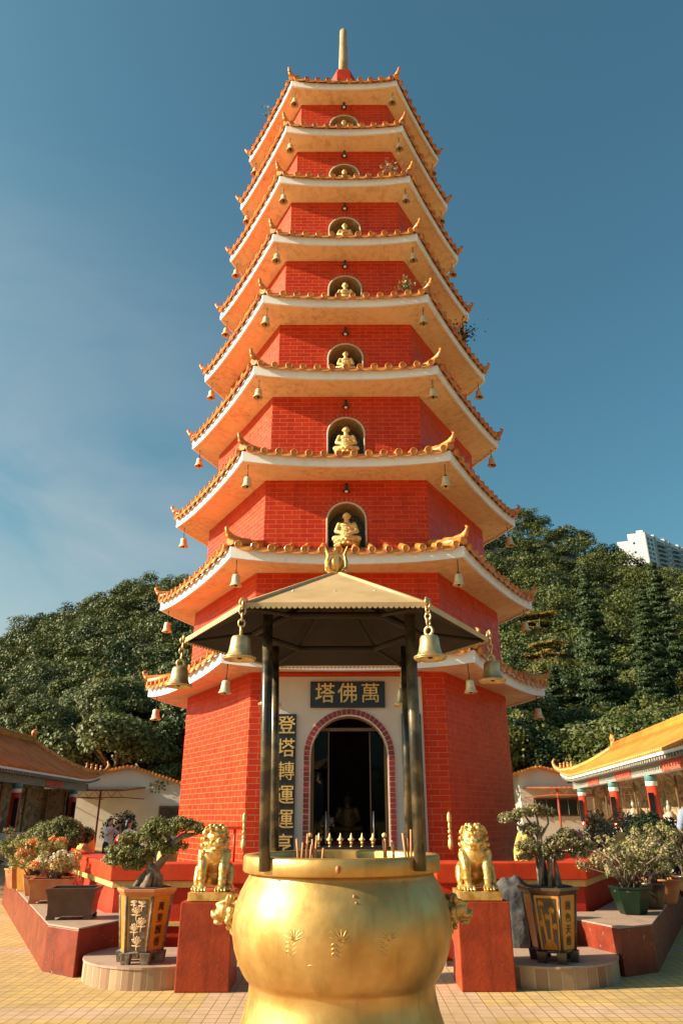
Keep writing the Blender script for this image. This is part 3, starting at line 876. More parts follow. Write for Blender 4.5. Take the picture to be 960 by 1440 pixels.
# boards with gilt writing
wy = TY + yf - .03
b = thing('name_board', 'black board with three gilt characters above the arched doorway', 'sign', (TX, wy, 3.52))
mb = MB(); mb.box(-.655, .655, -.05, 0, -.225, .225); mb.build('panel', M['black'], b, bevel=.008)
mb = MB()
for (x0, x1, z0, z1) in ((-.655, .655, .205, .225), (-.655, .655, -.225, -.205), (-.655, -.635, -.205, .205), (.635, .655, -.205, .205)):
    mb.box(x0, x1, -.056, -.050, z0, z1)
mb.build('rim', M['blackmatte'], b)
for q, ch in enumerate('塔佛萬'):
    text_mesh(ch, .36, M['goldletter'], 'character', b, (-.40 + q * .40, -.055, 0), bold=0 if ch == '萬' else .008)
def couplet(x, chars, label):
    b = thing('couplet_board', label, 'sign', (TX + x, wy, .45))
    mb = MB(); mb.box(-.165, .165, -.045, 0, 0, 2.74); mb.build('panel', M['black'], b, bevel=.006)
    for q, ch in enumerate(chars):
        text_mesh(ch, .32, M['goldletter'], 'character', b, (0, -.05, 2.53 - q * .375), bold=0 if ch == '轉' else .007)
couplet(-1.06, '登塔轉運運亨通', 'tall black board with a column of gilt characters beside the doorway')
couplet(1.10, '', 'tall narrow black board half hidden behind the burner posts, without visible writing')

# ------------------------------------------------------------------ buddhas, bells, weeds on the tower
def make_buddha(h, base=True):
    """seated figure facing -Y, total height h"""
    k = h / 0.76
    mb = MB()
    P = lambda x, y, z: (x * k, y * k, z * k)
    mb.ball(P(0, .02, .17), (.21 * k, .14 * k, .055 * k), 16)         # folded legs
    for sx in (-1, 1):
        mb.caps(P(sx * .05, .02, .17), P(sx * .20, -.03, .155), .06 * k, .055 * k)
        mb.caps(P(sx * .20, -.03, .155), P(-sx * .03, -.12, .15), .055 * k, .035 * k)
        mb.caps(P(sx * .125, .02, .43), P(sx * .175, .0, .30), .05 * k, .042 * k)
        mb.caps(P(sx * .175, .0, .30), P(sx * .045, -.10, .225), .04 * k, .028 * k)
    mb.ball(P(0, .02, .30), (.115 * k, .085 * k, .15 * k), 16)
    mb.ball(P(0, .02, .41), (.145 * k, .075 * k, .065 * k), 16)
    mb.caps(P(0, .01, .45), P(0, 0, .53), .045 * k, .042 * k)
    mb.ball(P(0, -.005, .585), (.064 * k, .068 * k, .078 * k), 16)
    mb.ball(P(0, -.07, .578), (.012 * k, .016 * k, .020 * k), 8)
    for sx in (-1, 1): mb.ball(P(sx * .064, 0, .575), (.012 * k, .02 * k, .036 * k), 8)
    mb.ball(P(0, -.10, .215), (.06 * k, .035 * k, .022 * k), 10)
    # robe folds
    for q in range(4):
        mb.torus(P(0, .0, .24 + q * .045), (.115 - .008 * q) * k, .008 * k, 20, 6, rot=Matrix.Rotation(R(18 + 5 * q), 3, 'Y'))
    return mb
root0 = thing('buddha_statue', 'x', 'statue', group='gilded figures seated in the pagoda niches')
fuse(make_buddha(.76), 'body', M['buddha'], root0, .0085, 2)
mb = MB()
mb.ball((0, .0, .605), (.066, .066, .062), 14); mb.ball((0, .01, .665), (.03, .03, .032), 10)
mb.build('hair', M['blackmatte'], root0)
mb = MB()
mb.lathe([(0, 0), (.20, 0), (.215, .02), (.20, .045), (.17, .06), (.17, .065), (.21, .085), (.225, .11), (.20, .125), (0, .125)], 28)
for q in range(16):
    t = 2 * PI * q / 16
    mb.ball((.185 * math.cos(t), .185 * math.sin(t), .095), (.045, .045, .03), 8)
    mb.ball((.185 * math.cos(t + .2), .185 * math.sin(t + .2), .028), (.045, .045, .024), 8)
mb.build('lotus_base', M['buddha'], root0)
ORD = ['', 'first', 'second', 'third', 'fourth', 'fifth', 'sixth', 'seventh', 'eighth']
nich = {1: 'lowest niche of the pagoda, hidden behind the burner canopy tip', 2: 'niche directly above the burner finial', 3: 'second niche above the burner finial',
        4: 'third niche above the burner finial', 5: 'fourth niche above the burner finial', 6: 'third niche down from the pagoda spire',
        7: 'second niche down from the pagoda spire', 8: 'topmost niche under the pagoda spire'}
for k in range(1, 9):
    o = root0 if k == 1 else again(root0, (0, 0, 0))
    o.location = (TX, TY - SW[k] * .866 + .0, EZ[k - 1] + .485)
    o.scale = ((NT[k] - EZ[k - 1] - .63) / .70,) * 3 if k > 1 else (1, 1, 1)
    o['label'] = 'gilded seated buddha in the ' + nich[k]

def bell_profile(r, h):
    return [(0, h), (r * .30, h), (r * .52, h * .96), (r * .60, h * .86), (r * .64, h * .6), (r * .72, h * .32), (r * .86, h * .14), (r * .98, h * .07), (r, h * .02), (r * .97, 0), (r * .90, 0), (r * .80, h * .12), (r * .6, h * .5), (r * .4, h * .86), (0, h * .88)]
bell0 = thing('eave_bell', 'x', 'bell', group='bells hanging under the pagoda eaves')
mb = MB(); mb.lathe(bell_profile(.115, .22), 20, c=(0, 0, -.50)); mb.build('bell_body', M['bellmetal'], bell0)
mb = MB(); mb.tube([(0, 0, 0.02), (0, 0, -.26)], .008, 6); mb.torus((0, 0, -.265), .024, .008, 12, 6, rot=Matrix.Rotation(PI / 2, 3, 'X')); mb.build('hanger', M['blackmatte'], bell0)
mb = MB(); mb.tube([(0, 0, -.33), (0, 0, -.47)], .01, 6); mb.ball((0, 0, -.485), .026, 8); mb.build('clapper', M['blackmatte'], bell0)
first = True
names_r = ['lowest', 'second lowest', 'third lowest', 'fourth lowest', 'middle', 'fourth highest', 'third highest', 'second highest', 'topmost']
for k in range(9):
    for j, wh in ((0, 'left front corner'), (1, 'right front corner'), (5, 'left outer corner'), (2, 'right outer corner')):
        c = hexv(SR[k])[j]; d = Vector((c.x, c.y, 0)).normalized()
        p = c - d * .20
        o = bell0 if first else again(bell0, (0, 0, 0)); first = False
        o.location = (TX + p.x, TY + p.y, EZ[k] + .01)
        o.rotation_euler = (random.uniform(-.05, .05), random.uniform(-.05, .05), random.uniform(0, 6))
        o['label'] = 'small pale bell under the ' + wh + ' of the ' + names_r[k] + ' pagoda eave'

def weed(loc, n, h, label, m='leaf_bonsai', blades=True):
    o = thing('roof_weed', label, 'plant', loc, group='weeds sprouting from the pagoda roof tiles')
    mb = MB()
    for q in range(n):
        a = random.uniform(0, 2 * PI); l = h * random.uniform(.5, 1); b = random.uniform(.2, .9) * l
        p0 = Vector((random.uniform(-.08, .08), random.uniform(-.05, .05), 0))
        p1 = p0 + Vector((math.cos(a) * b * .4, math.sin(a) * b * .4, l * .7)); p2 = p0 + Vector((math.cos(a) * b, math.sin(a) * b, l * random.uniform(.5, 1)))
        mb.tube([p0, p1, p2], [.008, .006, .002], 4)
    mb.build('stem', M['bark'], o)
    P = NR.normal(size=(n * 9, 3)) * np.array([h * .38, h * .3, h * .28]) + np.array([0, 0, h * .5])
    link('foliage', quads_mesh('foliage', leaves(P, NR.normal(size=P.shape), .05), M[m]), o)
c = hexv(SR[4])
p = c[1].lerp(c[0], .13); weed((TX + p.x, TY + p.y, EZ[4] + .28), 14, .30, 'small tuft of weeds on the front edge of the middle eave')
p = c[1].lerp(c[2], .55); weed((TX + p.x + .05, TY + p.y, EZ[4] + .22), 24, .48, 'dark bushy weed growing over the edge of the middle eave', 'leaf_deep')
c = hexv(SR[8]); p = c[0].lerp(c[5], .45); weed((TX + p.x, TY + p.y, EZ[8] + .25), 8, .42, 'thin upright weed on the topmost eave')
c = hexv(SR[6]); p = c[1].lerp(c[0], .15); weed((TX + p.x, TY + p.y, EZ[6] + .28), 12, .32, 'dry yellowish weed near the corner of the third highest eave', 'leaf_pale')

# inside the doorway
st = thing('altar_buddha', 'dim golden seated buddha on the altar behind the glass doors', 'statue', (TX, TY + yf + 1.9, 1.12))
fuse(make_buddha(.95), 'body', M['dimgold'], st, .013, 2)
mb = MB(); mb.lathe([(0, 0), (.28, 0), (.30, .05), (.22, .09), (.28, .14), (0, .15)], 24); mb.build('lotus_base', M['dimgold'], st)
mb = MB(); mb.ball((0, .0, .755), (.084, .084, .075), 14); mb.ball((0, 0, .86), (.035, .035, .05), 10); mb.build('hair', M['blackmatte'], st)
al = thing('altar_table', 'dark red altar table with a white card, inside the doorway', 'table', (TX, TY + yf + 1.8, .15))
mb = MB(); mb.box(-.75, .75, -.45, .45, .88, .97)
for sx in (-.68, .68):
    for sy in (-.38, .38): mb.box(sx - .04, sx + .04, sy - .04, sy + .04, 0, .88)
mb.box(-.7, .7, -.44, -.42, .62, .87)
mb.build('table_top', M['oxide'], al, bevel=.006)
mb = MB(); mb.box(-.14, .14, -.47, -.455, .77, .87); mb.build('card', M['white'], al)
v = thing('flower_vase', 'pale vase of flowers on the altar inside the doorway', 'vase', (TX - .38, TY + yf + 1.55, 1.12))
mb = MB(); mb.lathe([(0, 0), (.05, 0), (.09, .08), (.04, .17), (.06, .22)], 16); mb.build('vessel', M['white'], v)
P, d = clump_points((0, 0, .32), .13, 160); link('flowers', quads_mesh('flowers', leaves(P, d, .05), M['leaf_white']), v)

# ================================================================== INNER COURT, WALLS, LEDGES
mb = MB()
mb.prism([(-2.85, 10.4), (3.05, 10.4), (5.85, 15.2), (5.85, 24), (-5.65, 24), (-5.65, 15.2)], -.02, .14)
structure(mb.build('court_floor', M['court']))
mb = MB(); mb.box(-1.02, 1.16, 9.70, 10.45, -.02, .15); mb.box(-1.02, 1.16, 9.35, 9.72, -.02, .075)
st_ = mb.build('entrance_step', M['step'], bevel=.012)
tag(st_, 'low pale stone steps in the gap of the red wall behind the burner', 'steps')

def lowwall(name, pts, label, h=1.0, caps=(1, 1)):
    """wall following pts (outer line); body, cap and stripes as parts"""
    o = thing(name, label, 'wall', (pts[0][0], pts[0][1], 0))
    ox, oy = pts[0]
    segs = [(Vector((a[0] - ox, a[1] - oy, 0)), Vector((b[0] - ox, b[1] - oy, 0))) for a, b in zip(pts, pts[1:])]
    def strip(off0, off1, z0, z1):
        # offset polyline both sides, mitred
        def off(d):
            out = []
            P = [s[0] for s in segs] + [segs[-1][1]]
            for i, p in enumerate(P):
                ns = []
                if i > 0: t = (P[i] - P[i - 1]).normalized(); ns.append(Vector((t.y, -t.x, 0)))
                if i < len(P) - 1: t = (P[i + 1] - P[i]).normalized(); ns.append(Vector((t.y, -t.x, 0)))
                n = sum(ns, Vector()) / len(ns); n = n / max(.3, n.length ** 2) if len(ns) > 1 else n
                out.append(p + n * d)
            return out
        A, B = off(off0), off(off1)
        m_ = MB()
        m_.prism([(p.x, p.y) for p in A] + [(p.x, p.y) for p in reversed(B)], z0, z1)
        return m_
    strip(0, -.26, 0, h - .23).build('body', M['red'], o)
    strip(.075, -.33, h - .20, h).build('cap', M['redsmooth'], o, bevel=.012)
    strip(.035, -.29, h - .275, h - .2005).build('upper_stripe', M['yellow'], o)
    strip(.022, -.27, .30, .345).build('lower_stripe', M['yellow'], o)
    return o
# offsets: positive = to the right of the walking direction = outside
lowwall('low_wall', [(-5.55, 15.2), (-2.87, 10.2), (-1.30, 10.2)], 'sunlit red garden wall with yellow stripe, on the side of the flat-crowned bonsai')
lowwall('low_wall', [(1.45, 10.2), (3.03, 10.2), (5.75, 15.2)], 'shaded red garden wall with yellow stripe, behind the bamboo-panel planter')
def gatepost(x, label):
    o = thing('gate_post', label, 'gate post', (x, 10.0, 0), group='red posts at the gap in the wall')
    mb = MB(); mb.box(-.15, .15, -.30, .22, 0, .80); mb.build('shaft', M['red'], o, bevel=.008)
    mb = MB(); mb.box(-.20, .20, -.36, .27, .80, 1.02); mb.build('cap', M['redsmooth'], o, bevel=.014)
gatepost(-1.16, 'squat red post at the wall gap behind the turned-head golden lion')
gatepost(1.32, 'squat red post with sunlit side behind the straight-facing golden lion')

def ledge(poly, label):
    o = thing('planter_ledge', label, 'ledge', (poly[0][0], poly[0][1], 0))
    P = [(x - poly[0][0], y - poly[0][1]) for x, y in poly]
    mb = MB(); mb.prism(P, -.01, .435); mb.build('body', M['ledge'], o, bevel=.012)
    cx = sum(p[0] for p in P) / len(P); cy = sum(p[1] for p in P) / len(P)
    Q = [(x + (cx - x) * .004, y + (cy - y) * .004) for x, y in P]
    mb = MB(); mb.prism(Q, .4365, .452); mb.build('top', M['ledgetop'], o)
ledge([(-2.28, 10.12), (-2.93, 10.12), (-5.75, 15.35), (-6.6, 15.8), (-3.27, 9.16), (-2.81, 8.80)][::-1], 'worn brown-red ledge carrying the empty dark trough')
ledge([(2.45, 10.12), (2.93, 8.76), (3.38, 9.02), (6.8, 15.8), (5.95, 15.35), (3.10, 10.12)], 'shaded brown-red ledge carrying the green glazed pot')

def plinth(x, y, r, a0, a1, label):
    o = thing('round_plinth', label, 'plinth', (x, y, 0), group='half-round tiled kerb plinths')
    n = 26
    pts = [(r * math.cos(R(a0 + (a1 - a0) * k / n)), r * math.sin(R(a0 + (a1 - a0) * k / n))) for k in range(n + 1)]
    mb = MB(); u = 0
    for a, b in zip(pts, pts[1:]):
        L = math.dist(a, b)
        mb.face([(a[0], a[1], 0), (b[0], b[1], 0), (b[0], b[1], .175), (a[0], a[1], .175)], uv=[(u, .1), (u + L, .1), (u + L, .275), (u, .275)])
        u += L
    mb.face([(pts[-1][0], pts[-1][1], 0), (pts[0][0], pts[0][1], 0), (pts[0][0], pts[0][1], .175), (pts[-1][0], pts[-1][1], .175)])
    mb.build('kerb', M['paverside'], o)
    mb = MB(); mb.prism([(p[0] * 1.012, p[1] * 1.012) for p in pts], .176, .196); mb.build('top', M['ledgetop'], o)
plinth(-1.95, 8.95, .78, 150, 390, 'pale half-round tiled plinth under the lotus-panel planter')
plinth(2.10, 8.95, .80, 150, 390, 'dark half-round tiled plinth under the bamboo-panel planter')

# ------------------------------------------------------------------ lion pedestals and lions
def pedestal(x, label):
    o = thing('lion_pedestal', label, 'pedestal', (x, 8.36, 0), group='oxide red lion pedestals')
    mb = MB(); mb.prism([(-.262, -.27), (.262, -.27), (.262, .27), (-.262, .27)], 0, .765, top=[(-.258, -.266), (.258, -.266), (.258, .266), (-.258, .266)])
    mb.build('block', M['oxide'], o, bevel=.012)
pedestal(-1.345, 'oxide red block under the lion that turns its head')
pedestal(1.395, 'oxide red block under the lion that faces straight ahead')

def lion(loc, turn, label, mirror=1):
    o = thing('lion_statue', label, 'statue', loc, group='pair of golden guardian lions')
    mb = MB()
    B = lambda x, y, z: Vector((x * mirror, y, z))
    def H(x, y, z):   # head frame, turned
        v = Matrix.Rotation(turn, 3, 'Z') @ Vector((x, y, z)); return (v.x, v.y - .05, v.z + .485)
    hr = Matrix.Rotation(turn, 3, 'Z')
    # trunk sloping back to the haunches
    mb.ball((0, .09, .18), (.135, .14, .14), 18)
    mb.caps((0, .09, .19), (0, -.02, .33), .125, .13)
    mb.ball((0, -.035, .345), (.135, .12, .115), 18)
    mb.ball((0, -.085, .36), (.085, .07, .07), 16)
    # neck and mane mass
    mb.caps((0, -.01, .38), (0, -.03, .48), .135, .13)
    # haunches and hind feet
    for s in (-1, 1):
        mb.ball((s * .135, .05, .145), (.065, .125, .125), 14)
        mb.caps((s * .15, -.01, .20), (s * .165, -.055, .09), .055, .04)
        mb.ball((s * .165, -.09, .035), (.045, .075, .032), 12)
        for q in range(3): mb.ball((s * .165 + (q - 1) * .028, -.15, .024), (.015, .024, .02), 8)
        # front legs
        mb.caps((s * .115, -.06, .33), (s * .105, -.115, .20), .062, .05)
        mb.caps((s * .105, -.115, .20), (s * .100, -.135, .06), .046, .038)
        mb.ball((s * .10, -.155, .036), (.056, .06, .034), 12)
        for q in range(4): mb.caps((s * .10 + (q - 1.5) * .030, -.185, .04), (s * .10 + (q - 1.5) * .032, -.215, .018), .0155, .013, 8)
        mb.torus((s * .104, -.125, .115), .042, .008, 14, 6)
    # tail
    mb.caps((0, .20, .12), (0, .24, .28), .035, .05); mb.caps((0, .24, .28), (0, .20, .40), .05, .02)
    # head
    mb.ball(H(0, 0, 0), (.115, .115, .115), 18, rot=hr)
    mb.ball(H(0, -.02, .075), (.095, .09, .06), 14, rot=hr)            # brow dome
    mb.ball(H(0, -.095, -.045), (.082, .055, .032), 14, rot=hr)       # upper muzzle
    mb.ball(H(0, -.085, -.092), (.070, .048, .022), 12, rot=hr)       # lower jaw
    mb.ball(H(0, -.135, -.005), (.034, .03, .026), 10, rot=hr)         # nose
    for s in (-1, 1):
        mb.ball(H(s * .022, -.152, -.012), (.015, .013, .012), 8)
        mb.ball(H(s * .045, -.098, .030), (.026, .018, .020), 10)       # eyes
        mb.caps(H(s * .012, -.125, .045), H(s * .082, -.085, .068), .016, .012, 8)   # brow ridge
        mb.ball(H(s * .070, -.085, -.035), (.030, .030, .028), 10)       # cheeks
        mb.ball(H(s * .115, -.005, .075), (.022, .030, .036), 10)        # ears
        mb.caps(H(s * .04, -.125, -.06), H(s * .04, -.125, -.085), .008, .005, 6)
    for q in range(5): mb.ball(H((q - 2) * .024, -.125, -.066), (.009, .010, .012), 6)
    # curls of the mane
    rg = random.Random(5 if mirror > 0 else 6)
    for ring, (rr, zz, n) in enumerate([(.06, .125, 6), (.10, .10, 9), (.125, .055, 10), (.135, .0, 10), (.14, -.06, 10), (.145, -.12, 10), (.14, -.175, 8)]):
        for q in range(n):
            a = 2 * PI * (q + .5 * (ring % 2)) / n
            x, y = rr * math.cos(a), rr * math.sin(a)
            if y < -.055 and zz < .09: continue
            c = H(x, y, zz)
            mb.ball(c, (.027, .027, .027), 8)
            mb.ball((c[0] * 1.0 + .012 * math.cos(a), c[1] + .012 * math.sin(a) - .004, c[2] + .01), .014, 6)
    for q in range(9):   # beard locks on the chest
        mb.ball((rg.uniform(-.09, .09), -.13 + rg.uniform(0, .02), .40 + rg.uniform(-.015, .03)), .019, 6)
    fuse(mb, 'body', M['gold'], o, .0062, 1)
    m2 = MB(); m2.box(-.215, .215, -.245, .235, -.075, .004); m2.build('base_plate', M['gold'], o, bevel=.008)
    return o
lion((-1.325, 8.34, .845), R(28), 'golden guardian lion with its head turned toward the burner', 1)
lion((1.375, 8.34, .845), R(-8), 'golden guardian lion facing straight ahead with bared teeth', -1)

# ================================================================== INCENSE BURNER
BX, BY = -.005, 5.2
bur = thing('incense_burner', 'big golden incense burner under a tan sheet-metal canopy on dark posts', 'incense burner', (BX, BY, 0))
prof = [(.60, .0), (.66, .012), (.66, .09), (.62, .13), (.655, .20), (.650, .26), (.615, .40), (.590, .47), (.572, .55), (.566, .615), (.575, .635), (.592, .648), (.612, .675), (.640, .725), (.668, .80), (.682, .87), (.686, .93),
        (.682, .99), (.668, 1.05), (.645, 1.11), (.615, 1.165), (.600, 1.19), (.592, 1.205), (.592, 1.225)]
mb = MB(); mb.lathe(prof, 96)
pot = mb.build('pot', M['potgold'], bur)
mb = MB(); mb.lathe([(.57, 1.224), (.626, 1.224), (.634, 1.232), (.634, 1.312), (.626, 1.322), (.548, 1.322), (.540, 1.312), (.540, 1.24), (.45, 1.22)], 96)
mb.build('rim', M['potgold'], bur)
mb = MB(); mb.lathe([(.0, 1.27), (.541, 1.265)], 48); 
for q in range(120):
    a = random.uniform(0, 6.28); r = random.uniform(0, .5)
    mb.ball((r * math.cos(a), r * math.sin(a), 1.268), (.02, .02, .008), 6)
mb.build('ash', M['ash'], bur)
# cast relief on the belly: a lotus between sprays
mb = MB()
def on_pot(u, z, off=0.0):
    r = float(np.interp(z, [p[1] for p in prof[11:]], [p[0] for p in prof[11:]])) + off
    a = -PI / 2 + u / .68
    return (r * math.cos(a), r * math.sin(a), z)
def spray(u0, z0, pts, w):
    mb.tube([on_pot(u0 + a, z0 + b, -.003) for a, b in pts], [w * (1 - .7 * k / (len(pts) - 1)) for k in range(len(pts))], 6)
for u0 in (-.265, 0.0, .265):
    mb = MB()
    for a in (-70, -45, -22, 0, 22, 45, 70):
        L = .075 if abs(a) < 50 else .06
        spray(u0, .92, [(L * t * math.sin(R(a)) * (1 + .35 * t), L * t * math.cos(R(a))) for t in (0, .35, .7, 1.0)], .0075)
    for k in range(3):
        spray(u0, .90 - .022 * k, [(-.055 + .011 * q, .010 * math.sin(q * 1.3)) for q in range(11)], .006)
    mb.build('relief', M['potgold'], pot)
mb = MB()
spray(-.12, .80, [(-.07 + .02 * q, .004 * math.sin(q)) for q in range(8)], .005)
mb.build('relief', M['potgold'], pot)
# drips and chips on the belly, a rivet on the rim
mb = MB()
for u, z, r in ((.075, 1.13, .009), (.28, 1.12, .007), (.085, 1.10, .006), (-.02, 1.268, .016)):
    rr = .634 if z > 1.25 else None
    p = on_pot(u, z) if rr is None else (u, -rr, z)
    mb.ball(p, (r, r * .6, r * 1.4), 8)
mb.build('rivet', M['terracotta'], bur)
def handle(sx):
    m_ = MB()
    P = lambda x, y, z: (sx * x, y, z)
    m_.caps(P(.60, 0, .98), P(.72, 0, 1.0), .085, .065)
    m_.ball(P(.735, -.01, 1.005), (.062, .066, .060), 14)
    m_.ball(P(.785, -.015, .975), (.045, .045, .026), 12); m_.ball(P(.775, -.015, .935), (.036, .038, .016), 10)
    m_.ball(P(.815, -.015, .992), (.016, .022, .014), 8)
    for s in (-1, 1):
        m_.ball(P(.775, s * .035 - .01, 1.02), (.014, .014, .013), 8)
        m_.caps(P(.79, s * .02 - .01, 1.035), P(.74, s * .055 - .01, 1.055), .012, .010, 6)
        m_.ball(P(.715, s * .06 - .01, 1.065), (.018, .014, .03), 8)
    rg = random.Random(3)
    for q in range(34):
        a = rg.uniform(0, 2 * PI); x = rg.uniform(.62, .72)
        m_.ball(P(x, .085 * math.cos(a), .99 + .085 * math.sin(a)), rg.uniform(.016, .026), 7)
    for q in range(7):
        m_.caps(P(.62 + q * .012, -.045 + q * .015, .93), P(.655 + q * .008, -.045 + q * .015, .845 + q * .004), .020, .010, 7)
    fuse(m_, 'handle', M['potgold'], bur, .0065, 2)
handle(-1); handle(1)
# posts
for (x0, y0, x1, y1, r) in ((-.455, -.46, -.485, -.52, .034), (.465, -.46, .455, -.52, .036), (-.470, .42, -.520, .45, .031), (.480, .42, .500, .45, .033),
                            (-.60, 0, -.62, 0, .012), (.60, 0, .62, 0, .012)):
    if r < .02: continue
    mb = MB(); mb.tube([(x0, y0, 1.25), ((x0 + x1) / 2, (y0 + y1) / 2, 2.0), (x1, y1, 2.78)], r, 16)
    p = mb.build('post', M['post'], bur)
# canopy
CS = 1.10; CZ = 2.735; AP = 3.225
can_c = (-.035, 0)
H = hexv(CS, 0, can_c)
mb = MB(); mu = MB()
apx = Vector((can_c[0], 0, AP))
for j in range(6):
    a, b = H[j], H[(j + 1) % 6]
    ax, bx = apx.lerp(Vector((a.x, a.y, AP)), .045), apx.lerp(Vector((b.x, b.y, AP)), .045)
    mb.face([(a.x, a.y, CZ), (b.x, b.y, CZ), tuple(bx), tuple(ax)])
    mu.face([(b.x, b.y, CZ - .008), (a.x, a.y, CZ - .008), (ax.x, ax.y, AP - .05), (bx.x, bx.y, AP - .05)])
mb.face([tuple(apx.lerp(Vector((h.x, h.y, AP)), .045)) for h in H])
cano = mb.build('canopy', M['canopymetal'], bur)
mu.build('canopy_lining', M['dark_brown'], bur)
mb = MB()
for j in range(6):      # hip strips
    a = H[j]
    mb.tube([(a.x, a.y, CZ + .006), tuple(apx.lerp(Vector((a.x, a.y, AP)), .045))], .014, 8)
mb.build('hip_strip', M['canopymetal'], cano)
mb = MB()
for j in range(6):      # scalloped valance
    a, b = H[j], H[(j + 1) % 6]
    t = (b - a).normalized(); n = Vector((t.y, -t.x, 0)); L = (b - a).length
    cnt = 34; w = L / cnt
    for q in range(cnt):
        c = a + t * (w * (q + .5))
        pts = [(-w / 2, 0.010)] + [(w / 2 * math.cos(R(x)), -.010 + w * .55 * math.sin(R(x))) for x in range(180, 361, 30)] + [(w / 2, .010)]
        Fr = [(c.x + t.x * x + n.x * .008, c.y + t.y * x + n.y * .008, CZ + z) for x, z in pts]
        Bk = [(c.x + t.x * x + n.x * .004, c.y + t.y * x + n.y * .004, CZ + z) for x, z in pts]
        m_ = len(pts)
        mb.add(Fr + Bk, [tuple(range(m_)), tuple(reversed(range(m_, 2 * m_)))] + [(k, m_ + k, m_ + (k + 1) % m_, (k + 1) % m_) for k in range(m_)])
mb.build('valance', M['canopymetal'], cano)
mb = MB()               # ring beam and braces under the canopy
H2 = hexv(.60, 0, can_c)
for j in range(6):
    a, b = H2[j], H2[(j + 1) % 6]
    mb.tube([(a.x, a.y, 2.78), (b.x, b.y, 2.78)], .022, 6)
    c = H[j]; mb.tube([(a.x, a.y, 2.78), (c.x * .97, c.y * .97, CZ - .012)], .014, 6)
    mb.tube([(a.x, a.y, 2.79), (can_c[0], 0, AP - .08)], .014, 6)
mb.build('frame', M['dark_brown'], bur)
mb = MB()
for px_ in (-.28, .0, .26):
    mb.lathe([(.011, 0), (.008, .006), (0, .008)], 8, c=(px_ + can_c[0], -.60 + abs(px_) * 0, CZ + (AP - CZ) * (1 - .60 / (.866 * CS)) + .004))
mb.build('bolt', M['steel'], cano)
# finial: ball in a ring of flames
mb = MB()
mb.lathe([(.055, AP - .01), (.05, AP + .012), (.028, AP + .022), (.03, AP + .03)], 20, c=(can_c[0], 0, 0))
mb.ball((can_c[0], 0, AP + .085), .066, 24)
fin = mb.build('finial', M['potgold'], bur)
for a in range(30, 360, 60):
    mb = MB()
    d = Vector((math.cos(R(a)), math.sin(R(a)), 0)); c = Vector((can_c[0], 0, AP))
    pts = [c + d * .04 + Vector((0, 0, .01)), c + d * .085 + Vector((0, 0, .05)), c + d * .088 + Vector((0, 0, .10)), c + d * .072 + Vector((0, 0, .15)), c + d * .095 + Vector((0, 0, .215))]
    s_ = Vector((-d.y, d.x, 0)); wd = [.010, .018, .020, .014, .001]
    F_ = []; 
    for k in range(4):
        p, q = pts[k], pts[k + 1]
        for sg in (1, -1):
            o_ = d * .004 * sg
            P = [p - s_ * wd[k] + o_, p + s_ * wd[k] + o_, q + s_ * wd[k + 1] + o_, q - s_ * wd[k + 1] + o_]
            mb.face(P if sg > 0 else P[::-1])
        for sg in (1, -1):
            mb.face([p + s_ * wd[k] * sg + d * .004, p + s_ * wd[k] * sg - d * .004, q + s_ * wd[k + 1] * sg - d * .004, q + s_ * wd[k + 1] * sg + d * .004])
    mb.build('flame', M['potgold'], fin)
# canopy bells on chains
cb0 = None
for j, lab in ((0, 'front corner of the canopy, above the turned lion'), (1, 'front corner of the canopy, above the straight lion'),
               (5, 'outer canopy corner before the sunlit wall'), (2, 'outer canopy corner before the shaded wall'),
               (4, 'rear canopy corner on the sunlit side'), (3, 'rear canopy corner on the shaded side')):
    c = H[j]
    if cb0 is None:
        o = cb0 = thing('canopy_bell', 'x', 'bell', group='bells hanging from the burner canopy')
        mb = MB(); mb.lathe(bell_profile(.094, .145), 32, c=(0, 0, -.335)); mb.torus((0, 0, -.322), .093, .006, 32, 6)
        mb.torus((0, 0, -.165), .026, .009, 16, 8, rot=Matrix.Rotation(PI / 2, 3, 'X'))
        mb.build('bell_body', M['brass'], o)
        for q in range(4):
            mb = MB()
            rot = Matrix.Rotation(PI / 2, 3, 'X') if q % 2 == 0 else Matrix.Rotation(PI / 2, 3, 'X') @ Matrix.Rotation(PI / 2, 3, 'Y')
            rot = (Matrix.Rotation(PI / 2, 3, 'Z') if q % 2 else Matrix.Identity(3)) @ Matrix.Rotation(PI / 2, 3, 'X')
            mb.torus((0, 0, .0 - q * .038), .019, .0055, 14, 7, rot=Matrix.Diagonal((1, 1, 1.25)).to_3x3() @ rot)
            mb.build('chain_link', M['brass'], o)
        mb = MB(); mb.tube([(0, .03, .03), (0, -.012, .035), (0, -.02, .012), (0, 0, -.005)], .009, 8); mb.build('hook', M['brass'], o)
        mb = MB(); mb.tube([(0, 0, -.22), (0, 0, -.31)], .006, 6); mb.ball((0, 0, -.315), .018, 10); mb.build('clapper', M['blackmatte'], o)
    else:
        o = again(cb0, (0, 0, 0))
    d = Vector((c.x - can_c[0], c.y, 0)).normalized()
    o.location = (BX + c.x + d.x * .015, BY + c.y + d.y * .015, CZ - .005 + (.03 if j in (2,) else 0))
    o.rotation_euler = (random.uniform(-.03, .03), random.uniform(-.03, .03), random.uniform(0, 6))
    o['label'] = 'brass bell chained at the ' + lab
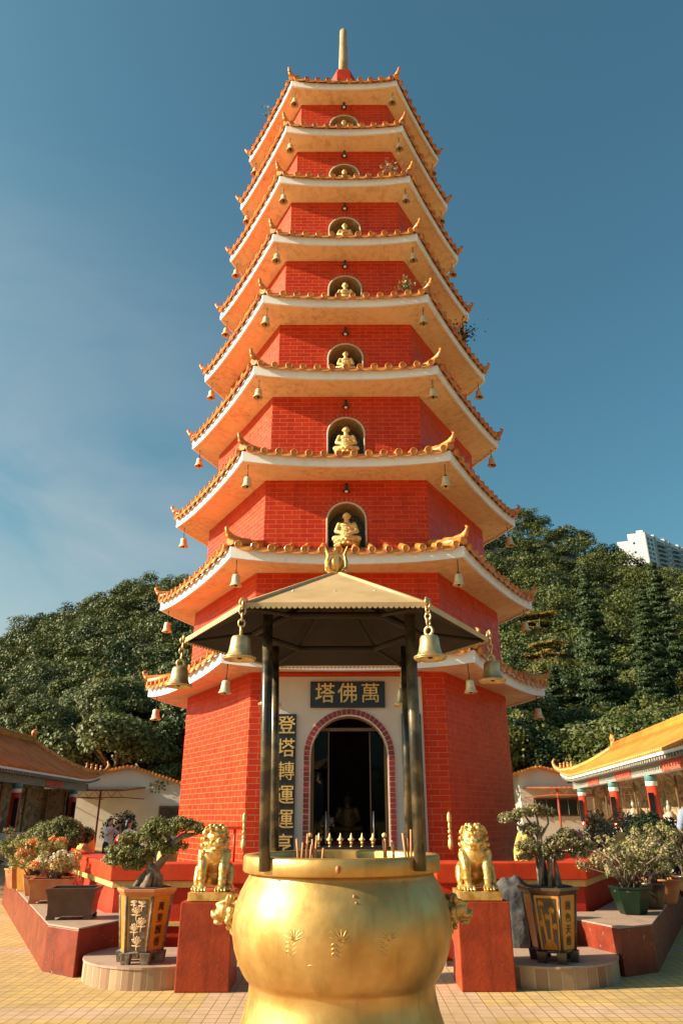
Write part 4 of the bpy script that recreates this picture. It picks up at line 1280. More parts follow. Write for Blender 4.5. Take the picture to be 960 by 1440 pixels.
# incense sticks standing in the ash
sx_ = [(-.245, -.36, .13), (-.215, -.35, .18), (-.17, -.38, .15), (-.165, -.34, .17), (-.12, -.36, .10), (-.26, -.34, .15), (-.19, -.40, .12), (.26, -.36, .14), (.275, -.35, .15), (.31, -.38, .12), (.325, -.33, .14),
       (.40, -.30, .18), (.415, -.28, .15), (.43, -.26, .2), (.47, -.2, .14), (.03, -.42, .04), (-.05, -.42, .05)]
i0 = None
for x, y, h in sx_:
    mb = MB()
    lx, ly = random.uniform(-.12, .12) * h, random.uniform(-.1, .1) * h
    rr = .0065 if x < .2 else .0075
    mb.tube([(0, 0, -.03), (lx * .5, ly * .5, h * .5), (lx, ly, h)], rr, 6)
    o = mb.build('incense_stick', M['incense'], None, loc=(BX + x, BY + y, 1.27))
    side = 'sunlit' if x < -.08 else ('middle' if x < .1 else 'shaded')
    tag(o, 'burnt-down orange incense stick standing in the %s part of the burner ash' % side, 'incense stick', 'incense sticks in the burner, %s part' % side)

# candle rack behind the burner with six gilt lotus holders
rk = thing('candle_rack', 'black candle rack before the arched doorway with six gilt lotus holders', 'candle rack', (.06, 11.9, .14))
rk.scale = (1.64, 1.64, 1.0)
mb = MB(); mb.box(-.40, .40, -.14, .14, 0.80, .99)
for sx in (-.36, .36):
    for sy in (-.1, .1): mb.box(sx - .02, sx + .02, sy - .02, sy + .02, -.0, .80)
mb.build('box', M['black'], rk, bevel=.006)
for q in range(6):
    x = -.25 + q * .098
    mb = MB()
    mb.lathe([(0, .99), (.012, .99), (.008, 1.02), (.018, 1.035), (.010, 1.05), (.024, 1.08), (.012, 1.115), (.009, 1.13), (.004, 1.16), (0, 1.18)], 10, c=(x, -.08, 0), sm=False)
    for a in range(0, 360, 90): mb.ball((x + .02 * math.cos(R(a)), -.08 + .02 * math.sin(R(a)), 1.085), (.009, .009, .018), 6)
    mb.build('lotus_holder', M['buddha'], rk)
for x in (-.33, .345):
    mb = MB(); mb.tube([(x, -.08, .98), (x, -.08, 1.11)], .022, 10); p_ = mb.build('end_post', M['black'], rk)
    mb = MB(); mb.ball((x, -.08, 1.14), (.024, .024, .038), 12); mb.build('knob', M['buddha'], p_)

# red brackets with strings of gilt gourds
def bracket(x, s, la, lb):
    o = thing('red_bracket', la, 'bracket', (x, 10.42, 0), group='red T-shaped brackets by the gap')
    mb = MB(); mb.tube([(0, 0, .95), (0, 0, 1.40)], .018, 8); mb.build('stem', M['redsmooth'], o)
    mb = MB(); mb.box(-.13, .13, -.03, .03, 1.385, 1.425); mb.tube([(-.19 * s, 0, 1.43), (.13 * s, 0, 1.40)], .012, 6); mb.build('crossbar', M['redsmooth'], o)
    g = thing('gourd_string', lb, 'ornament', (x + s * .125, 10.38, 1.16), group='strings of gilt gourds')
    mb = MB(); mb.tube([(0, 0, -.04), (0, 0, .46)], .004, 5); mb.build('cord', M['redsmooth'], g)
    for z, r, h in ((.05, .034, .075), (.135, .026, .026), (.195, .028, .028), (.265, .022, .05), (.36, .03, .075)):
        mb = MB(); mb.ball((0, 0, z), (r, r, h), 12); mb.build('gourd', M['buddha'], g)
bracket(-1.42, 1, 'red T-shaped bracket rising from the wall behind the turned lion', 'string of gilt gourds on the bracket behind the turned lion')
bracket(1.54, -1, 'red T-shaped bracket rising from the wall behind the straight lion', 'string of gilt gourds on the bracket behind the straight lion')

# rock behind the straight lion
def rock(name, loc, dims, m, seed, label, cat='rock', sub=3, amp=.22):
    bm = bmesh.new(); bmesh.ops.create_icosphere(bm, subdivisions=sub, radius=1)
    from mathutils import noise as mn
    for v in bm.verts:
        n = mn.noise(v.co * 1.3 + Vector((seed, 0, 0))) + .5 * mn.noise(v.co * 3.1 + Vector((0, seed, 0))) + .25 * mn.noise(v.co * 7 + Vector((seed, seed, 0)))
        v.co *= 1 + amp * n * 1.5
        v.co.x *= dims[0]; v.co.y *= dims[1]; v.co.z *= dims[2]
    me = bpy.data.meshes.new(name); bm.to_mesh(me); bm.free(); me.materials.append(m)
    for p in me.polygons: p.use_smooth = sub > 3
    o = link(name, me, None, loc)
    return tag(o, label, cat)
rock('rock', (1.98, 9.45, .36), (.36, .24, .50), M['grey_stone'], 8.1, 'grey speckled rock standing upright between the pedestal and the bamboo planter', sub=5, amp=.10)

# ================================================================== POTTED PLANTS
def bonsai_branches(mb, start, tips, r0, rg, mid=.5, drop=0):
    for (tx, ty, tz), r in tips:
        a = Vector(start); b = Vector((tx, ty, tz))
        m1 = a.lerp(b, .35) + Vector((rg.uniform(-.05, .05), rg.uniform(-.05, .05), .06)); m2 = a.lerp(b, .7) + Vector((rg.uniform(-.04, .04), rg.uniform(-.04, .04), .03))
        mb.tube([a, m1, m2, b], [r0 * .6, r0 * .45, r0 * .28, .006], 6)

def rosettes(pads, dens, size, rg, flat=.5, twig=None, inner=.5):
    """leaf positions grouped in small rosettes inside each pad"""
    Cs = []; Ns = []
    for (c, r) in pads:
        rr = np.asarray(r, float); n = max(6, int(dens * rr[0] * rr[1] * 3.2))
        P, d = clump_points(c, rr, n, rg, inner, hemi=-.75)
        for p, q in zip(P, d):
            m = 9
            off = rg.normal(size=(m, 3)) * size * .75
            Cs.append(p + off); Ns.append(np.tile(q * .6 + np.array([0, 0, .5]), (m, 1)) + off / size * .5)
    return np.vstack(Cs), np.vstack(Ns)

def add_leaves(parent, pads, m, dens=1500, size=.022, seed=1, name='foliage', asp=1.7, inner=.5):
    rg = np.random.default_rng(seed)
    P, N = rosettes(pads, dens, size, rg, inner=inner)
    return link(name, quads_mesh(name, leaves(P, N, size, .5, asp, rg), m), parent)

def hex_planter(loc, rz, chars, label, decor, lit):  # lit: paler rim, feet and carvings, sunlight put into their colours
    o = thing('hex_planter', label, 'planter', loc, rz)
    rb, rt, h = .212, .272, .60
    mb = MB()
    lo = hexv(rb); hi = hexv(rt); fl_ = hexv(rt * .93)
    for j in range(6):
        a, b = lo[j], lo[(j + 1) % 6]; c, d = hi[(j + 1) % 6], hi[j]
        mb.face([(a.x, a.y, .09), (b.x, b.y, .09), (c.x, c.y, h), (d.x, d.y, h)])
    mb.face([(p.x, p.y, .09) for p in reversed(lo)])
    mb.build('body', M['mustard'], o)
    mb = MB(); q0 = [(p.x, p.y) for p in hexv(rt + .005)]; q1 = [(p.x, p.y) for p in hexv(rt + .045)]
    mb.prism(q0, h, h + .045, top=q1); mb.prism(q1, h + .045, h + .07)
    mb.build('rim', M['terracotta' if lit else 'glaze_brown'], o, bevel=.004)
    mb = MB(); mb.prism([(p.x, p.y) for p in hexv(rt - .02)], h + .06, h + .078); mb.build('soil', M['soil'], o)
    for j in range(6):
        mb = MB(); a = lo[j] * .93; mb.prism([(a.x - .04, a.y - .04), (a.x + .04, a.y - .04), (a.x + .04, a.y + .04), (a.x - .04, a.y + .04)], 0, .10,
                                        top=[(a.x - .05, a.y - .05), (a.x + .05, a.y - .05), (a.x + .05, a.y + .05), (a.x - .05, a.y + .05)])
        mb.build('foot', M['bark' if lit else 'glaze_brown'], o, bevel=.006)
    # corner ribs
    mb = MB()
    for j in range(6): mb.tube([(lo[j].x, lo[j].y, .09), (hi[j].x, hi[j].y, h)], .016, 6)
    for j in range(6): mb.tube([(lo[j].x, lo[j].y, .10), (lo[(j + 1) % 6].x, lo[(j + 1) % 6].y, .10)], .016, 6)
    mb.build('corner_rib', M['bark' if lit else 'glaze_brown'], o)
    # relief panels on alternate faces
    rg = random.Random(8)
    for j in (0, 2, 4):
        a, b = lo[j], lo[(j + 1) % 6]; c, d = hi[(j + 1) % 6], hi[j]
        def P(u, v, off=.006):
            lo_ = a.lerp(b, u); hi_ = d.lerp(c, u); p = lo_.lerp(hi_, v); t = (b - a).normalized(); n = Vector((t.y, -t.x, -.12))
            return (p.x + n.x * off, p.y + n.y * off, .09 + (h - .09) * v)
        mb = MB(); mb.face([P(.14, .05, .004), P(.86, .05, .004), P(.86, .95, .004), P(.14, .95, .004)])
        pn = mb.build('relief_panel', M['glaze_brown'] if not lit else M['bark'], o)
        mb = MB()
        if decor == 'lotus':
            for cu, cv, s in ((.5, .16, .30), (.36, .40, .26), (.64, .50, .28), (.42, .70, .26), (.62, .86, .20), (.3, .88, .16)):
                for ang in (-80, -50, -25, 0, 25, 50, 80):
                    L = s * (1 if abs(ang) < 60 else .8)
                    for sg in (-.5, .5):
                        mb.tube([P(min(.84, max(.16, cu + L * t * math.sin(R(ang)) * .9 + sg * .10 * math.sin(PI * t))), min(.93, max(.06, cv + L * .52 * t * math.cos(R(ang)) + (-.03 if abs(ang) > 60 else 0)))) for t in (0, .3, .6, .85, 1)], [.007, .006, .006, .005, .003], 5)
                mb.tube([P(cu, max(.06, cv - .12)), P(cu, cv)], .006, 5)
        else:
            for cu, lean in ((.40, -.12), (.60, .04)):
                pts = [P(cu + lean * t, .10 + .68 * t) for t in (0, .25, .5, .75, 1)]
                mb.tube(pts, [.017, .015, .014, .012, .008], 6)
                for t in (.2, .4, .6, .8): mb.torus(P(cu + lean * t, .10 + .68 * t), .014, .004, 10, 5)
            for cu, cv in ((.28, .86), (.68, .74), (.24, .50), (.78, .46), (.5, .62)):
                for ang in range(-150, 181, 38):
                    mb.tube([P(min(.84, max(.16, cu + .15 * t * math.sin(R(ang)))), min(.94, cv + .075 * t * math.cos(R(ang)))) for t in (0, .5, 1)], [.003, .008, .002], 5)
            for q in range(16):
                u0 = .2 + .6 * q / 15
                mb.tube([P(u0, .06), P(.35 + (u0 - .2) * .5, .16 + .05 * math.sin(q)), P(.45 + (u0 - .5) * .3, .24)], [.009, .008, .004], 5)
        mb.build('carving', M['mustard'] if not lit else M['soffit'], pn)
    for j in (1, 5, 3):
        a, b = lo[j], lo[(j + 1) % 6]; c, d = hi[(j + 1) % 6], hi[j]
        t = (b - a).normalized(); n = Vector((t.y, -t.x, 0))
        if j == 1:
            for q, ch in enumerate(chars):
                v = .80 - q * .205
                p = (a.lerp(b, .5)).lerp(d.lerp(c, .5), v)
                text_mesh(ch, .088, M['glaze_brown'], 'character', o, (p.x + n.x * .006, p.y + n.y * .006, .09 + (h - .09) * v), rx=PI / 2 - .16 + .33, rz=math.atan2(t.y, t.x), bold=.0, depth=.002)
    return o

# left: twisted bonsai leaning to both sides
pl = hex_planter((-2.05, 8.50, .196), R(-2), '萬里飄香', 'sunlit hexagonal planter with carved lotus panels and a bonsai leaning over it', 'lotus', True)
rg = random.Random(2)
mb = MB()
for q in range(11):
    a = rg.uniform(0, 6.28); r = rg.uniform(.03, .15)
    b0 = (r * math.cos(a), r * math.sin(a), .65); m_ = (r * .7 * math.cos(a) + .03, r * .7 * math.sin(a), .76); t_ = (.05 + rg.uniform(-.05, .05), rg.uniform(-.04, .04), .88)
    mb.tube([b0, m_, t_], [rg.uniform(.025, .045), .034, .022], 7)
mb.tube([(.03, 0, .80), (.0, 0, .90), (-.07, 0, 1.0)], [.055, .04, .03], 8)
mb.tube([(.05, 0, .82), (.16, 0, .95), (.22, .0, 1.08), (.33, 0, 1.17), (.50, 0, 1.18)], [.05, .04, .03, .022, .01], 7)
pads = [((-.36, -.02, .93), (.13, .12, .07)), ((-.24, .0, 1.02), (.14, .13, .08)), ((-.26, .0, 1.14), (.11, .10, .07)), ((-.10, .02, .98), (.15, .13, .09)), ((-.05, 0, 1.16), (.15, .13, .09)),
        ((.04, .02, 1.27), (.15, .12, .08)), ((.18, 0, 1.22), (.15, .12, .08)), ((.30, .0, 1.29), (.15, .12, .065)), ((.44, 0, 1.25), (.14, .11, .06)), ((.56, -.02, 1.21), (.10, .09, .045)),
        ((.20, .0, 1.02), (.10, .08, .06)), ((.32, .02, 1.06), (.08, .07, .05)), ((.08, -.03, 1.07), (.12, .10, .07)), ((-.16, 0, .88), (.13, .11, .06)), ((-.40, 0, 1.03), (.08, .07, .05))]
bonsai_branches(mb, (-.03, 0, .92), [(p, .02) for p, r in pads[:5]] + [(pads[13][0], .02)], .04, rg)
bonsai_branches(mb, (.18, 0, .98), [(p, .02) for p, r in pads[5:12]], .035, rg)
tr = mb.build('trunk', M['bark'], pl); tr.rotation_euler = (0, 0, R(2))
f_ = add_leaves(pl, pads, M['leaf_bonsai'], 4200, .0135, 3, inner=.3); f_.rotation_euler = (0, 0, R(2))

# right: taller pale bonsai
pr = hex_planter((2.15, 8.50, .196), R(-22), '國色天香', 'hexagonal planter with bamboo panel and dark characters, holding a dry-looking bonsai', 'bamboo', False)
mb = MB(); rg = random.Random(4)
for q in range(16):
    a = rg.uniform(0, 6.28); r = rg.uniform(.05, .17)
    mb.tube([(r * math.cos(a), r * math.sin(a), .65), (r * .8 * math.cos(a + .3), r * .8 * math.sin(a + .3), .82), (r * .7 * math.cos(a + .6), r * .7 * math.sin(a + .6), .97)], [.022, .018, .012], 6)
pads = [((-.33, 0, 1.33), (.13, .11, .06)), ((-.18, .02, 1.38), (.13, .11, .06)), ((-.05, 0, 1.42), (.12, .11, .05)), ((.08, .02, 1.38), (.10, .09, .05)), ((-.12, 0, 1.22), (.12, .10, .07)),
        ((-.16, .0, 1.05), (.14, .12, .08)), ((.0, .0, 1.02), (.14, .12, .07)), ((.16, 0, 1.08), (.15, .12, .08)), ((.32, 0, 1.10), (.15, .12, .07)), ((.44, 0, 1.04), (.13, .10, .06)), ((.26, 0, 1.18), (.10, .09, .05)),
        ((.38, 0, .97), (.11, .09, .045)), ((.10, 0, .96), (.13, .11, .05)), ((-.2, 0, .95), (.10, .09, .04))]
bonsai_branches(mb, (-.03, 0, .92), [(p, .02) for p, r in pads], .045, rg)
tr = mb.build('trunk', M['bark'], pr); tr.rotation_euler = (0, 0, R(22))
f_ = add_leaves(pr, pads, M['leaf_pale'], 2400, .0135, 5, inner=.2); f_.rotation_euler = (0, 0, R(22))
f_ = add_leaves(pr, pads, M['leaf_bonsai'], 1500, .0135, 6, inner=.2); f_.rotation_euler = (0, 0, R(22))

def trough(loc, rz, L, W, h, m, label, name='planter_trough', soil=True, flare=1.22):
    o = thing(name, label, 'planter', loc, rz)
    mb = MB()
    def R4(l, w, z): return [(-l / 2, -w / 2, z), (l / 2, -w / 2, z), (l / 2, w / 2, z), (-l / 2, w / 2, z)]
    rings = [R4(L * .84, W * .84, .04), R4(L * .86, W * .86, h * .45), R4(L * .93, W * .93, h * .8), R4(L, W, h * .93), R4(L, W, h), R4(L - .07, W - .07, h), R4(L * .84, W * .80, h * .45)]
    for a, b in zip(rings, rings[1:]):
        for k in range(4): mb.face([a[k], a[(k + 1) % 4], b[(k + 1) % 4], b[k]])
    mb.face(rings[-1]); mb.face(rings[0][::-1])
    mb.build('body', m, o, weld=True, bevel=.006)
    for sx in (-1, 1):
        for sy in (-1, 1):
            mb = MB(); mb.box(sx * L * .36 - .045, sx * L * .36 + .045, sy * W * .33 - .03, sy * W * .33 + .03, 0, .045); mb.build('foot', m, o)
    if soil:
        mb = MB(); mb.box(-L * .44, L * .44, -W * .42, W * .42, h * .5, h * .88); mb.build('soil', M['soil'], o)
    return o
M['trough_glaze'] = mat('dark_trough_glaze', (0.075, 0.030, 0.024), 0.35, c2=(0.11, 0.05, 0.035), nscale=5)
trough((-3.17, 9.62, .452), R(6), .58, .42, .33, M['trough_glaze'], 'empty dark brown rectangular trough at the near end of the ledge', soil=False)
t2 = trough((-4.06, 11.35, .452), R(12), .62, .45, .30, M['terracotta'], 'terracotta trough of sparse orange flowers behind the empty trough')
def twiggy(o, h, w, n, m, mf, seed, base=.28, leaf=.02, dens=500, fl=0.35, flowers='flowers'):
    rg = random.Random(seed); mb = MB(); pads = []
    for q in range(n):
        a = rg.uniform(0, 6.28); r = rg.uniform(.2, 1) * w
        p0 = (rg.uniform(-.08, .08), rg.uniform(-.06, .06), base - .04); p2 = (r * math.cos(a), r * .8 * math.sin(a), base + h * rg.uniform(.3, 1))
        p1 = (p0[0] * .5 + p2[0] * .4, p0[1] * .5 + p2[1] * .4, base + (p2[2] - base) * .6)
        mb.tube([p0, p1, p2], [.012, .008, .004], 5)
        pads.append((p2, (.085, .08, .06)))
    mb.build('stem', M['bark'], o)
    add_leaves(o, pads, m, dens, leaf, seed)
    if mf:
        pf = [pads[i] for i in range(0, len(pads), max(1, int(1 / fl)))]
        add_leaves(o, [((c[0], c[1], c[2] + .03), (.07, .06, .04)) for c, r in pf], mf, dens * 1.5, .024, seed + 50, name=flowers)
twiggy(t2, .34, .34, 26, M['leaf_fresh'], M['leaf_flower'], 21, leaf=.015, dens=800, fl=.2)
add_leaves(t2, [((.1, -.1, .55), (.16, .14, .10)), ((-.15, 0, .5), (.14, .12, .1)), ((.2, .1, .42), (.12, .1, .08))], M['leaf_white'], 500, .02, 77, name='blossoms')
def potted(loc, r, h, m, label, hexagonal=True, name='potted_shrub', cat='potted plant', group=None):
    o = thing(name, label, cat, loc, random.uniform(0, 1))
    n = 6 if hexagonal else 28
    mb = MB(); mb.lathe([(r * .62, 0), (r * .70, .03), (r * .92, h * .6), (r, h * .9), (r * 1.08, h * .93), (r * 1.08, h), (r * .92, h), (r * .88, h * .88), (0, h * .87)], n, sm=not hexagonal)
    mb.build('pot', m, o)
    mb = MB(); mb.lathe([(r * .87, h * .8), (r * .87, h * .90), (0, h * .92)], 16); mb.build('soil', M['soil'], o)
    return o
o = potted((-5.06, 12.95, .452), .20, .42, M['mustard'], 'mustard pot of orange flowers at the far end of the sunlit ledge')
twiggy(o, .42, .55, 34, M['leaf_bonsai'], M['leaf_flower'], 31, base=.40, dens=900, fl=.2)
o = potted((-4.70, 12.30, .452), .18, .28, M['terracotta'], 'terracotta pot with pale and orange blossoms behind the flower trough')
twiggy(o, .45, .42, 28, M['leaf_fresh'], M['leaf_flower'], 33, base=.28, dens=900, fl=.25)
o = potted((-5.45, 13.55, .452), .22, .30, M['terracotta'], 'leafy green shrub in a pot at the frame edge of the sunlit ledge')
twiggy(o, .60, .62, 40, M['leaf_bonsai'], M['leaf_white'], 35, base=.28, dens=900, fl=.2)
# flat crowned bonsai
def flatcrown(loc, w, zc, m, label, seed, tall=.16, barkm='barkred', dens=2200):
    o = potted(loc, .24, .30, M['glaze_brown'], label, name='flat_bonsai', cat='bonsai')
    rg = random.Random(seed); mb = MB(); pads = []
    mb.tube([(.0, 0, .26), (.06, 0, .42), (-.02, 0, .52), (.05, 0, .64)], [.09, .075, .06, .045], 8)
    for q in range(30):
        a = rg.uniform(0, 6.28); r = w * math.sqrt(rg.uniform(.02, 1))
        z = zc - (r / w) ** 2 * tall * .9 + rg.uniform(-.03, .03)
        pads.append(((r * math.cos(a), r * .8 * math.sin(a), z), (.13, .13, tall * .55)))
    bonsai_branches(mb, (.03, 0, .58), [(p, .02) for p, r in pads], .06, rg)
    mb.build('trunk', M[barkm], o)
    add_leaves(o, pads, m, dens, .02, seed)
    return o
flatcrown((-4.68, 13.10, .30), .46, .98 + .14, M['leaf_bonsai'], 'bonsai with a broad flat pale green crown at the end of the sunlit wall', 41, tall=.24)
flatcrown((4.90, 12.55, .42), .40, .98, M['leaf_deep'], 'very dark bonsai with layered crown behind the green pot', 43, tall=.40, dens=1500)
# right ledge pots
o = potted((3.50, 9.88, .452), .235, .30, M['green_glaze'], 'dark green glazed hexagonal pot with a sprawling pale-leaved shrub')
twiggy(o, .50, .62, 34, M['leaf_bonsai'], M['leaf_pale'], 51, base=.28, dens=330, leaf=.021, fl=.6, flowers='young_leaves')
o = potted((3.98, 10.45, .452), .17, .30, M['glaze_brown'], 'small dark pot squeezed between the green pot and the reddish pot', hexagonal=False)
twiggy(o, .50, .42, 22, M['leaf_bonsai'], M['leaf_pale'], 52, base=.28, dens=500, leaf=.021, fl=.6, flowers='young_leaves')
o = potted((4.36, 11.05, .452), .24, .30, M['terracotta'], 'reddish clay pot with pale sparse foliage on the shaded ledge', hexagonal=False)
twiggy(o, .60, .55, 30, M['leaf_pale'], M['leaf_bonsai'], 53, base=.28, dens=500, leaf=.022, fl=.6, flowers='young_leaves')
o = potted((5.10, 11.9, .452), .22, .28, M['glaze_brown'], 'bushy pale shrub in a dark pot at the frame edge of the shaded ledge', hexagonal=False)
twiggy(o, .70, .50, 34, M['leaf_pale'], M['leaf_bonsai'], 54, base=.28, dens=700, leaf=.022, fl=.6, flowers='young_leaves')

# inner planting boxes with red balls
def innerbox(x0, x1, y, label):
    o = thing('inner_wall', label, 'wall', ((x0 + x1) / 2, y, .14)); w = (x1 - x0) / 2
    mb = MB(); mb.box(-w, w, -.14, .14, 0, .70); mb.build('body', M['red'], o)
    mb = MB(); mb.box(-w - .05, w + .05, -.20, .20, .70, .83); mb.build('cap', M['redsmooth'], o, bevel=.01)
innerbox(-4.95, -3.45, 13.4, 'short bright red inner wall under the shiny ball on the sunlit side')
innerbox(3.65, 4.85, 13.4, 'short dark red inner wall under the shaded ball')
for x, l in ((-3.70, 'glossy bright red ball on the sunlit inner wall'), (3.97, 'dark red ball on the shaded inner wall')):
    o = thing('stone_ball', l, 'ball finial', (x, 13.4, .97), group='red ball finials')
    mb = MB(); mb.ball((0, 0, .175), .155, 28); mb.build('ball', M['redball'], o)
    mb = MB(); mb.lathe([(.11, 0), (.09, .03), (.06, .05), (0, .06)], 20); mb.build('collar', M['redsmooth'], o)
rock('ochre_cone', (-4.72, 14.6, .92), (.17, .16, .36), M['ochre'], 1.3, 'pointed yellow ochre rock beside the flat-crowned bonsai', sub=3, amp=.16)
rock('ochre_rock', (5.15, 14.6, .95), (.2, .18, .34), M['ochre'], 2.1, 'rounded ochre rock behind the green pot', sub=3, amp=.12)
rock('ochre_rock', (-2.72, 12.4, .92), (.15, .15, .28), M['ochre'], 3.7, 'ochre rock glimpsed through the lotus planter bonsai', sub=3, amp=.14)
rock('ochre_rock', (2.84, 12.4, .95), (.17, .17, .34), M['ochre'], 5.9, 'ochre rock behind the bamboo planter bonsai', sub=3, amp=.14)

# ================================================================== SIDE PAVILIONS
def pavilion(sgn, x_at, slope, y0, y1, ze, zr, off, cols, tile, label, hcol, zb):
    """eave line x = x_at + slope*(y) (times sgn), hip end at y1; court side at smaller |x|"""
    org = Vector((sgn * (x_at + slope * y1), y1, 0))
    o = thing('temple_pavilion', label, 'pavilion', tuple(org))
    def W(d, y):      # d = distance from the eave line away from the court
        return Vector((sgn * (x_at + slope * y + d), y, 0)) - org
    hip = y1 - off * 1.25
    NR_ = 10
    def roofpt(d, y, up=0):   # height over the eave, concave curve
        f = min(1, max(0, d / off)); z = ze + (zr - ze) * (f ** 1.25)
        return W(d, y) + Vector((0, 0, z + up))
    lift = lambda y: .32 * max(0, 1 - (y1 - y) / 3.2) ** 2
    mbm = MB()
    ys = [y0 + (hip - y0) * k / 16 for k in range(17)]
    for a, b in zip(ys, ys[1:]):
        for q in range(NR_):
            d0, d1 = off * q / NR_, off * (q + 1) / NR_
            for mir in (0, 1):
                D0, D1 = (d0, d1) if not mir else (2 * off - d0, 2 * off - d1)
                z0 = ze + (zr - ze) * ((d0 / off) ** 1.25); z1 = ze + (zr - ze) * ((d1 / off) ** 1.25)
                la, lb = lift(a) * (1 - d0 / off), lift(b) * (1 - d0 / off)
                la1, lb1 = lift(a) * (1 - d1 / off), lift(b) * (1 - d1 / off)
                mbm.face([W(D0, a) + Vector((0, 0, z0 + la)), W(D0, b) + Vector((0, 0, z0 + lb)), W(D1, b) + Vector((0, 0, z1 + lb1)), W(D1, a) + Vector((0, 0, z1 + la1))], sm=True)
    # hip end: from the ridge end out to the corners
    for q in range(NR_):
        f0, f1 = q / NR_, (q + 1) / NR_
        for mir in (0, 1):
            sgm = -1 if mir else 1
            def hp(f, t):   # t 0 = along the slope line at y=hip, 1 = at hip line
                yy = hip + (y1 - hip) * (1 - f) * t
                D = off - sgm * off * (1 - f)
                z = ze + (zr - ze) * (f ** 1.25) + lift(yy) * (1 - f)
                return W(D, yy) + Vector((0, 0, z))
            for t0, t1 in ((0, .5), (.5, 1)):
                mbm.face([hp(f0, t0), hp(f0, t1), hp(f1, t1), hp(f1, t0)], sm=True)
        A = lambda f, s: W(off - s * off * (1 - f), hip + (y1 - hip) * (1 - f)) + Vector((0, 0, ze + (zr - ze) * (f ** 1.25) + lift(y1) * (1 - f) * abs(s)))
        for s0, s1 in ((-1, -.5), (-.5, 0), (0, .5), (.5, 1)):
            mbm.face([A(f0, s0), A(f0, s1), A(f1, s1), A(f1, s0)], sm=True)
    roof = mbm.build('roof', tile, o, weld=True)
    # tile ribs on the court slope
    rb = MB()
    n = int((y1 - y0) / .24)
    for q in range(n):
        y = y0 + (q + .5) * .24
        fmax = 1.0 if y < hip else max(0.08, 1 - (y - hip) / (y1 - hip))
        pts = []
        for k in range(5):
            f = fmax * k / 4
            z = ze + (zr - ze) * (f ** 1.25) + lift(y) * (1 - f) + .02
            pts.append(W(f * off - (.03 if k == 0 else 0), y) + Vector((0, 0, z)))
        rb.tube(pts, .060, 6)
    rb.build('roof_tiles', tile, roof)
    # white fascia with dark dentils, soffit
    fm = MB(); dm = MB()
    seg = int((y1 - y0) / .26)
    for q in range(seg):
        a, b = y0 + (y1 - y0) * q / seg, y0 + (y1 - y0) * (q + 1) / seg
        za, zb_ = ze + lift(a), ze + lift(b)
        A_, B_ = W(-.02, a), W(-.02, b)
        fm.face([A_ + Vector((0, 0, za - .10)), B_ + Vector((0, 0, zb_ - .10)), B_ + Vector((0, 0, zb_ - .02)), A_ + Vector((0, 0, za - .02))])
        m0 = W(.03, a * .6 + b * .4); m1 = W(.03, a * .1 + b * .9)
        for z0, z1, P0, P1 in ((-.20, -.10, m0, m1),):
            c0 = W(.30, a * .6 + b * .4); c1 = W(.30, a * .1 + b * .9)
            i = len(dm.v)
            vs_ = [P0, P1, c1, c0]
            dm.add([v + Vector((0, 0, za + z0)) for v in vs_] + [v + Vector((0, 0, za + z1)) for v in vs_], [(0, 1, 5, 4), (1, 2, 6, 5), (2, 3, 7, 6), (3, 0, 4, 7), (3, 2, 1, 0)])
        S0, S1 = W(off * 2, a), W(off * 2, b)
        fm.face([A_ + Vector((0, 0, za - .10)), S0 + Vector((0, 0, ze - .06)), S1 + Vector((0, 0, ze - .06)), B_ + Vector((0, 0, zb_ - .10))])
    fm.build('fascia', M['white'], roof); dm.build('dentils', M['greybeam'], roof)
    # ridge with end finials and sweeping hip ridges with little figures
    rg_ = MB()
    a = W(off, y0) + Vector((0, 0, zr + .06)); b = W(off, hip) + Vector((0, 0, zr + .06))
    rg_.tube([a, b], .15, 8); rg_.tube([a + Vector((0, 0, .16)), b + Vector((0, 0, .16))], .10, 8)
    rg_.build('ridge', M['orangetile'] if sgn > 0 else M['rooftile'], roof)
    for yy in ((hip, (y0 + hip) / 2 - 1.5) if sgn > 0 else (hip,)):
        m_ = MB(); c = W(off, yy) + Vector((0, 0, zr))
        m_.ball(c + Vector((0, 0, .22)), (.13, .16, .22), 12); m_.ball(c + Vector((0, 0, .48)), (.14, .18, .17), 12); m_.ball(c + Vector((0, .12, .62)), (.06, .10, .08), 8)
        m_.caps(c + Vector((0, -.1, .3)), c + Vector((0, -.22, .45)), .06, .03, 8)
        m_.build('ridge_finial', M['rooftile'], roof)
    hm = MB()
    pts = []
    for k in range(9):
        f = 1 - k / 8
        yy = hip + (y1 - hip) * (1 - f)
        pts.append(W(off - off * (1 - f), yy) + Vector((0, 0, ze + (zr - ze) * (f ** 1.25) + lift(yy) * (1 - f) + .10)))
    e = pts[-1] - pts[-2]; e.normalize()
    pts += [pts[-1] + e * .3 + Vector((0, 0, .16)), pts[-1] + e * .42 + Vector((0, 0, .42)), pts[-1] + e * .30 + Vector((0, 0, .60))]
    hm.tube(pts, [.14] * 8 + [.13, .10, .07, .03], 8)
    hm.build('hip_ridge', M['rooftile'], roof)
    for k in range(4):
        p = pts[8].lerp(pts[6], k * .28 + .05)
        m_ = MB(); m_.ball(p + Vector((0, 0, .16)), (.07, .09, .12), 8); m_.ball(p + Vector((0, -.02, .31)), .06, 8); m_.caps(p + Vector((0, .05, .2)), p + Vector((0, .12, .36)), .035, .015, 6)
        m_.build('ridge_figure', M['rooftile'], roof)
    # beam with red relief panels
    bm_ = MB()
    dB = .42
    P = [W(dB, y0), W(dB, y1 - .6), W(dB + .25, y1 - .6), W(dB + .25, y0)]
    bm_.prism([(p.x, p.y) for p in (P if sgn < 0 else P[::-1])], ze - .48, ze - .14)
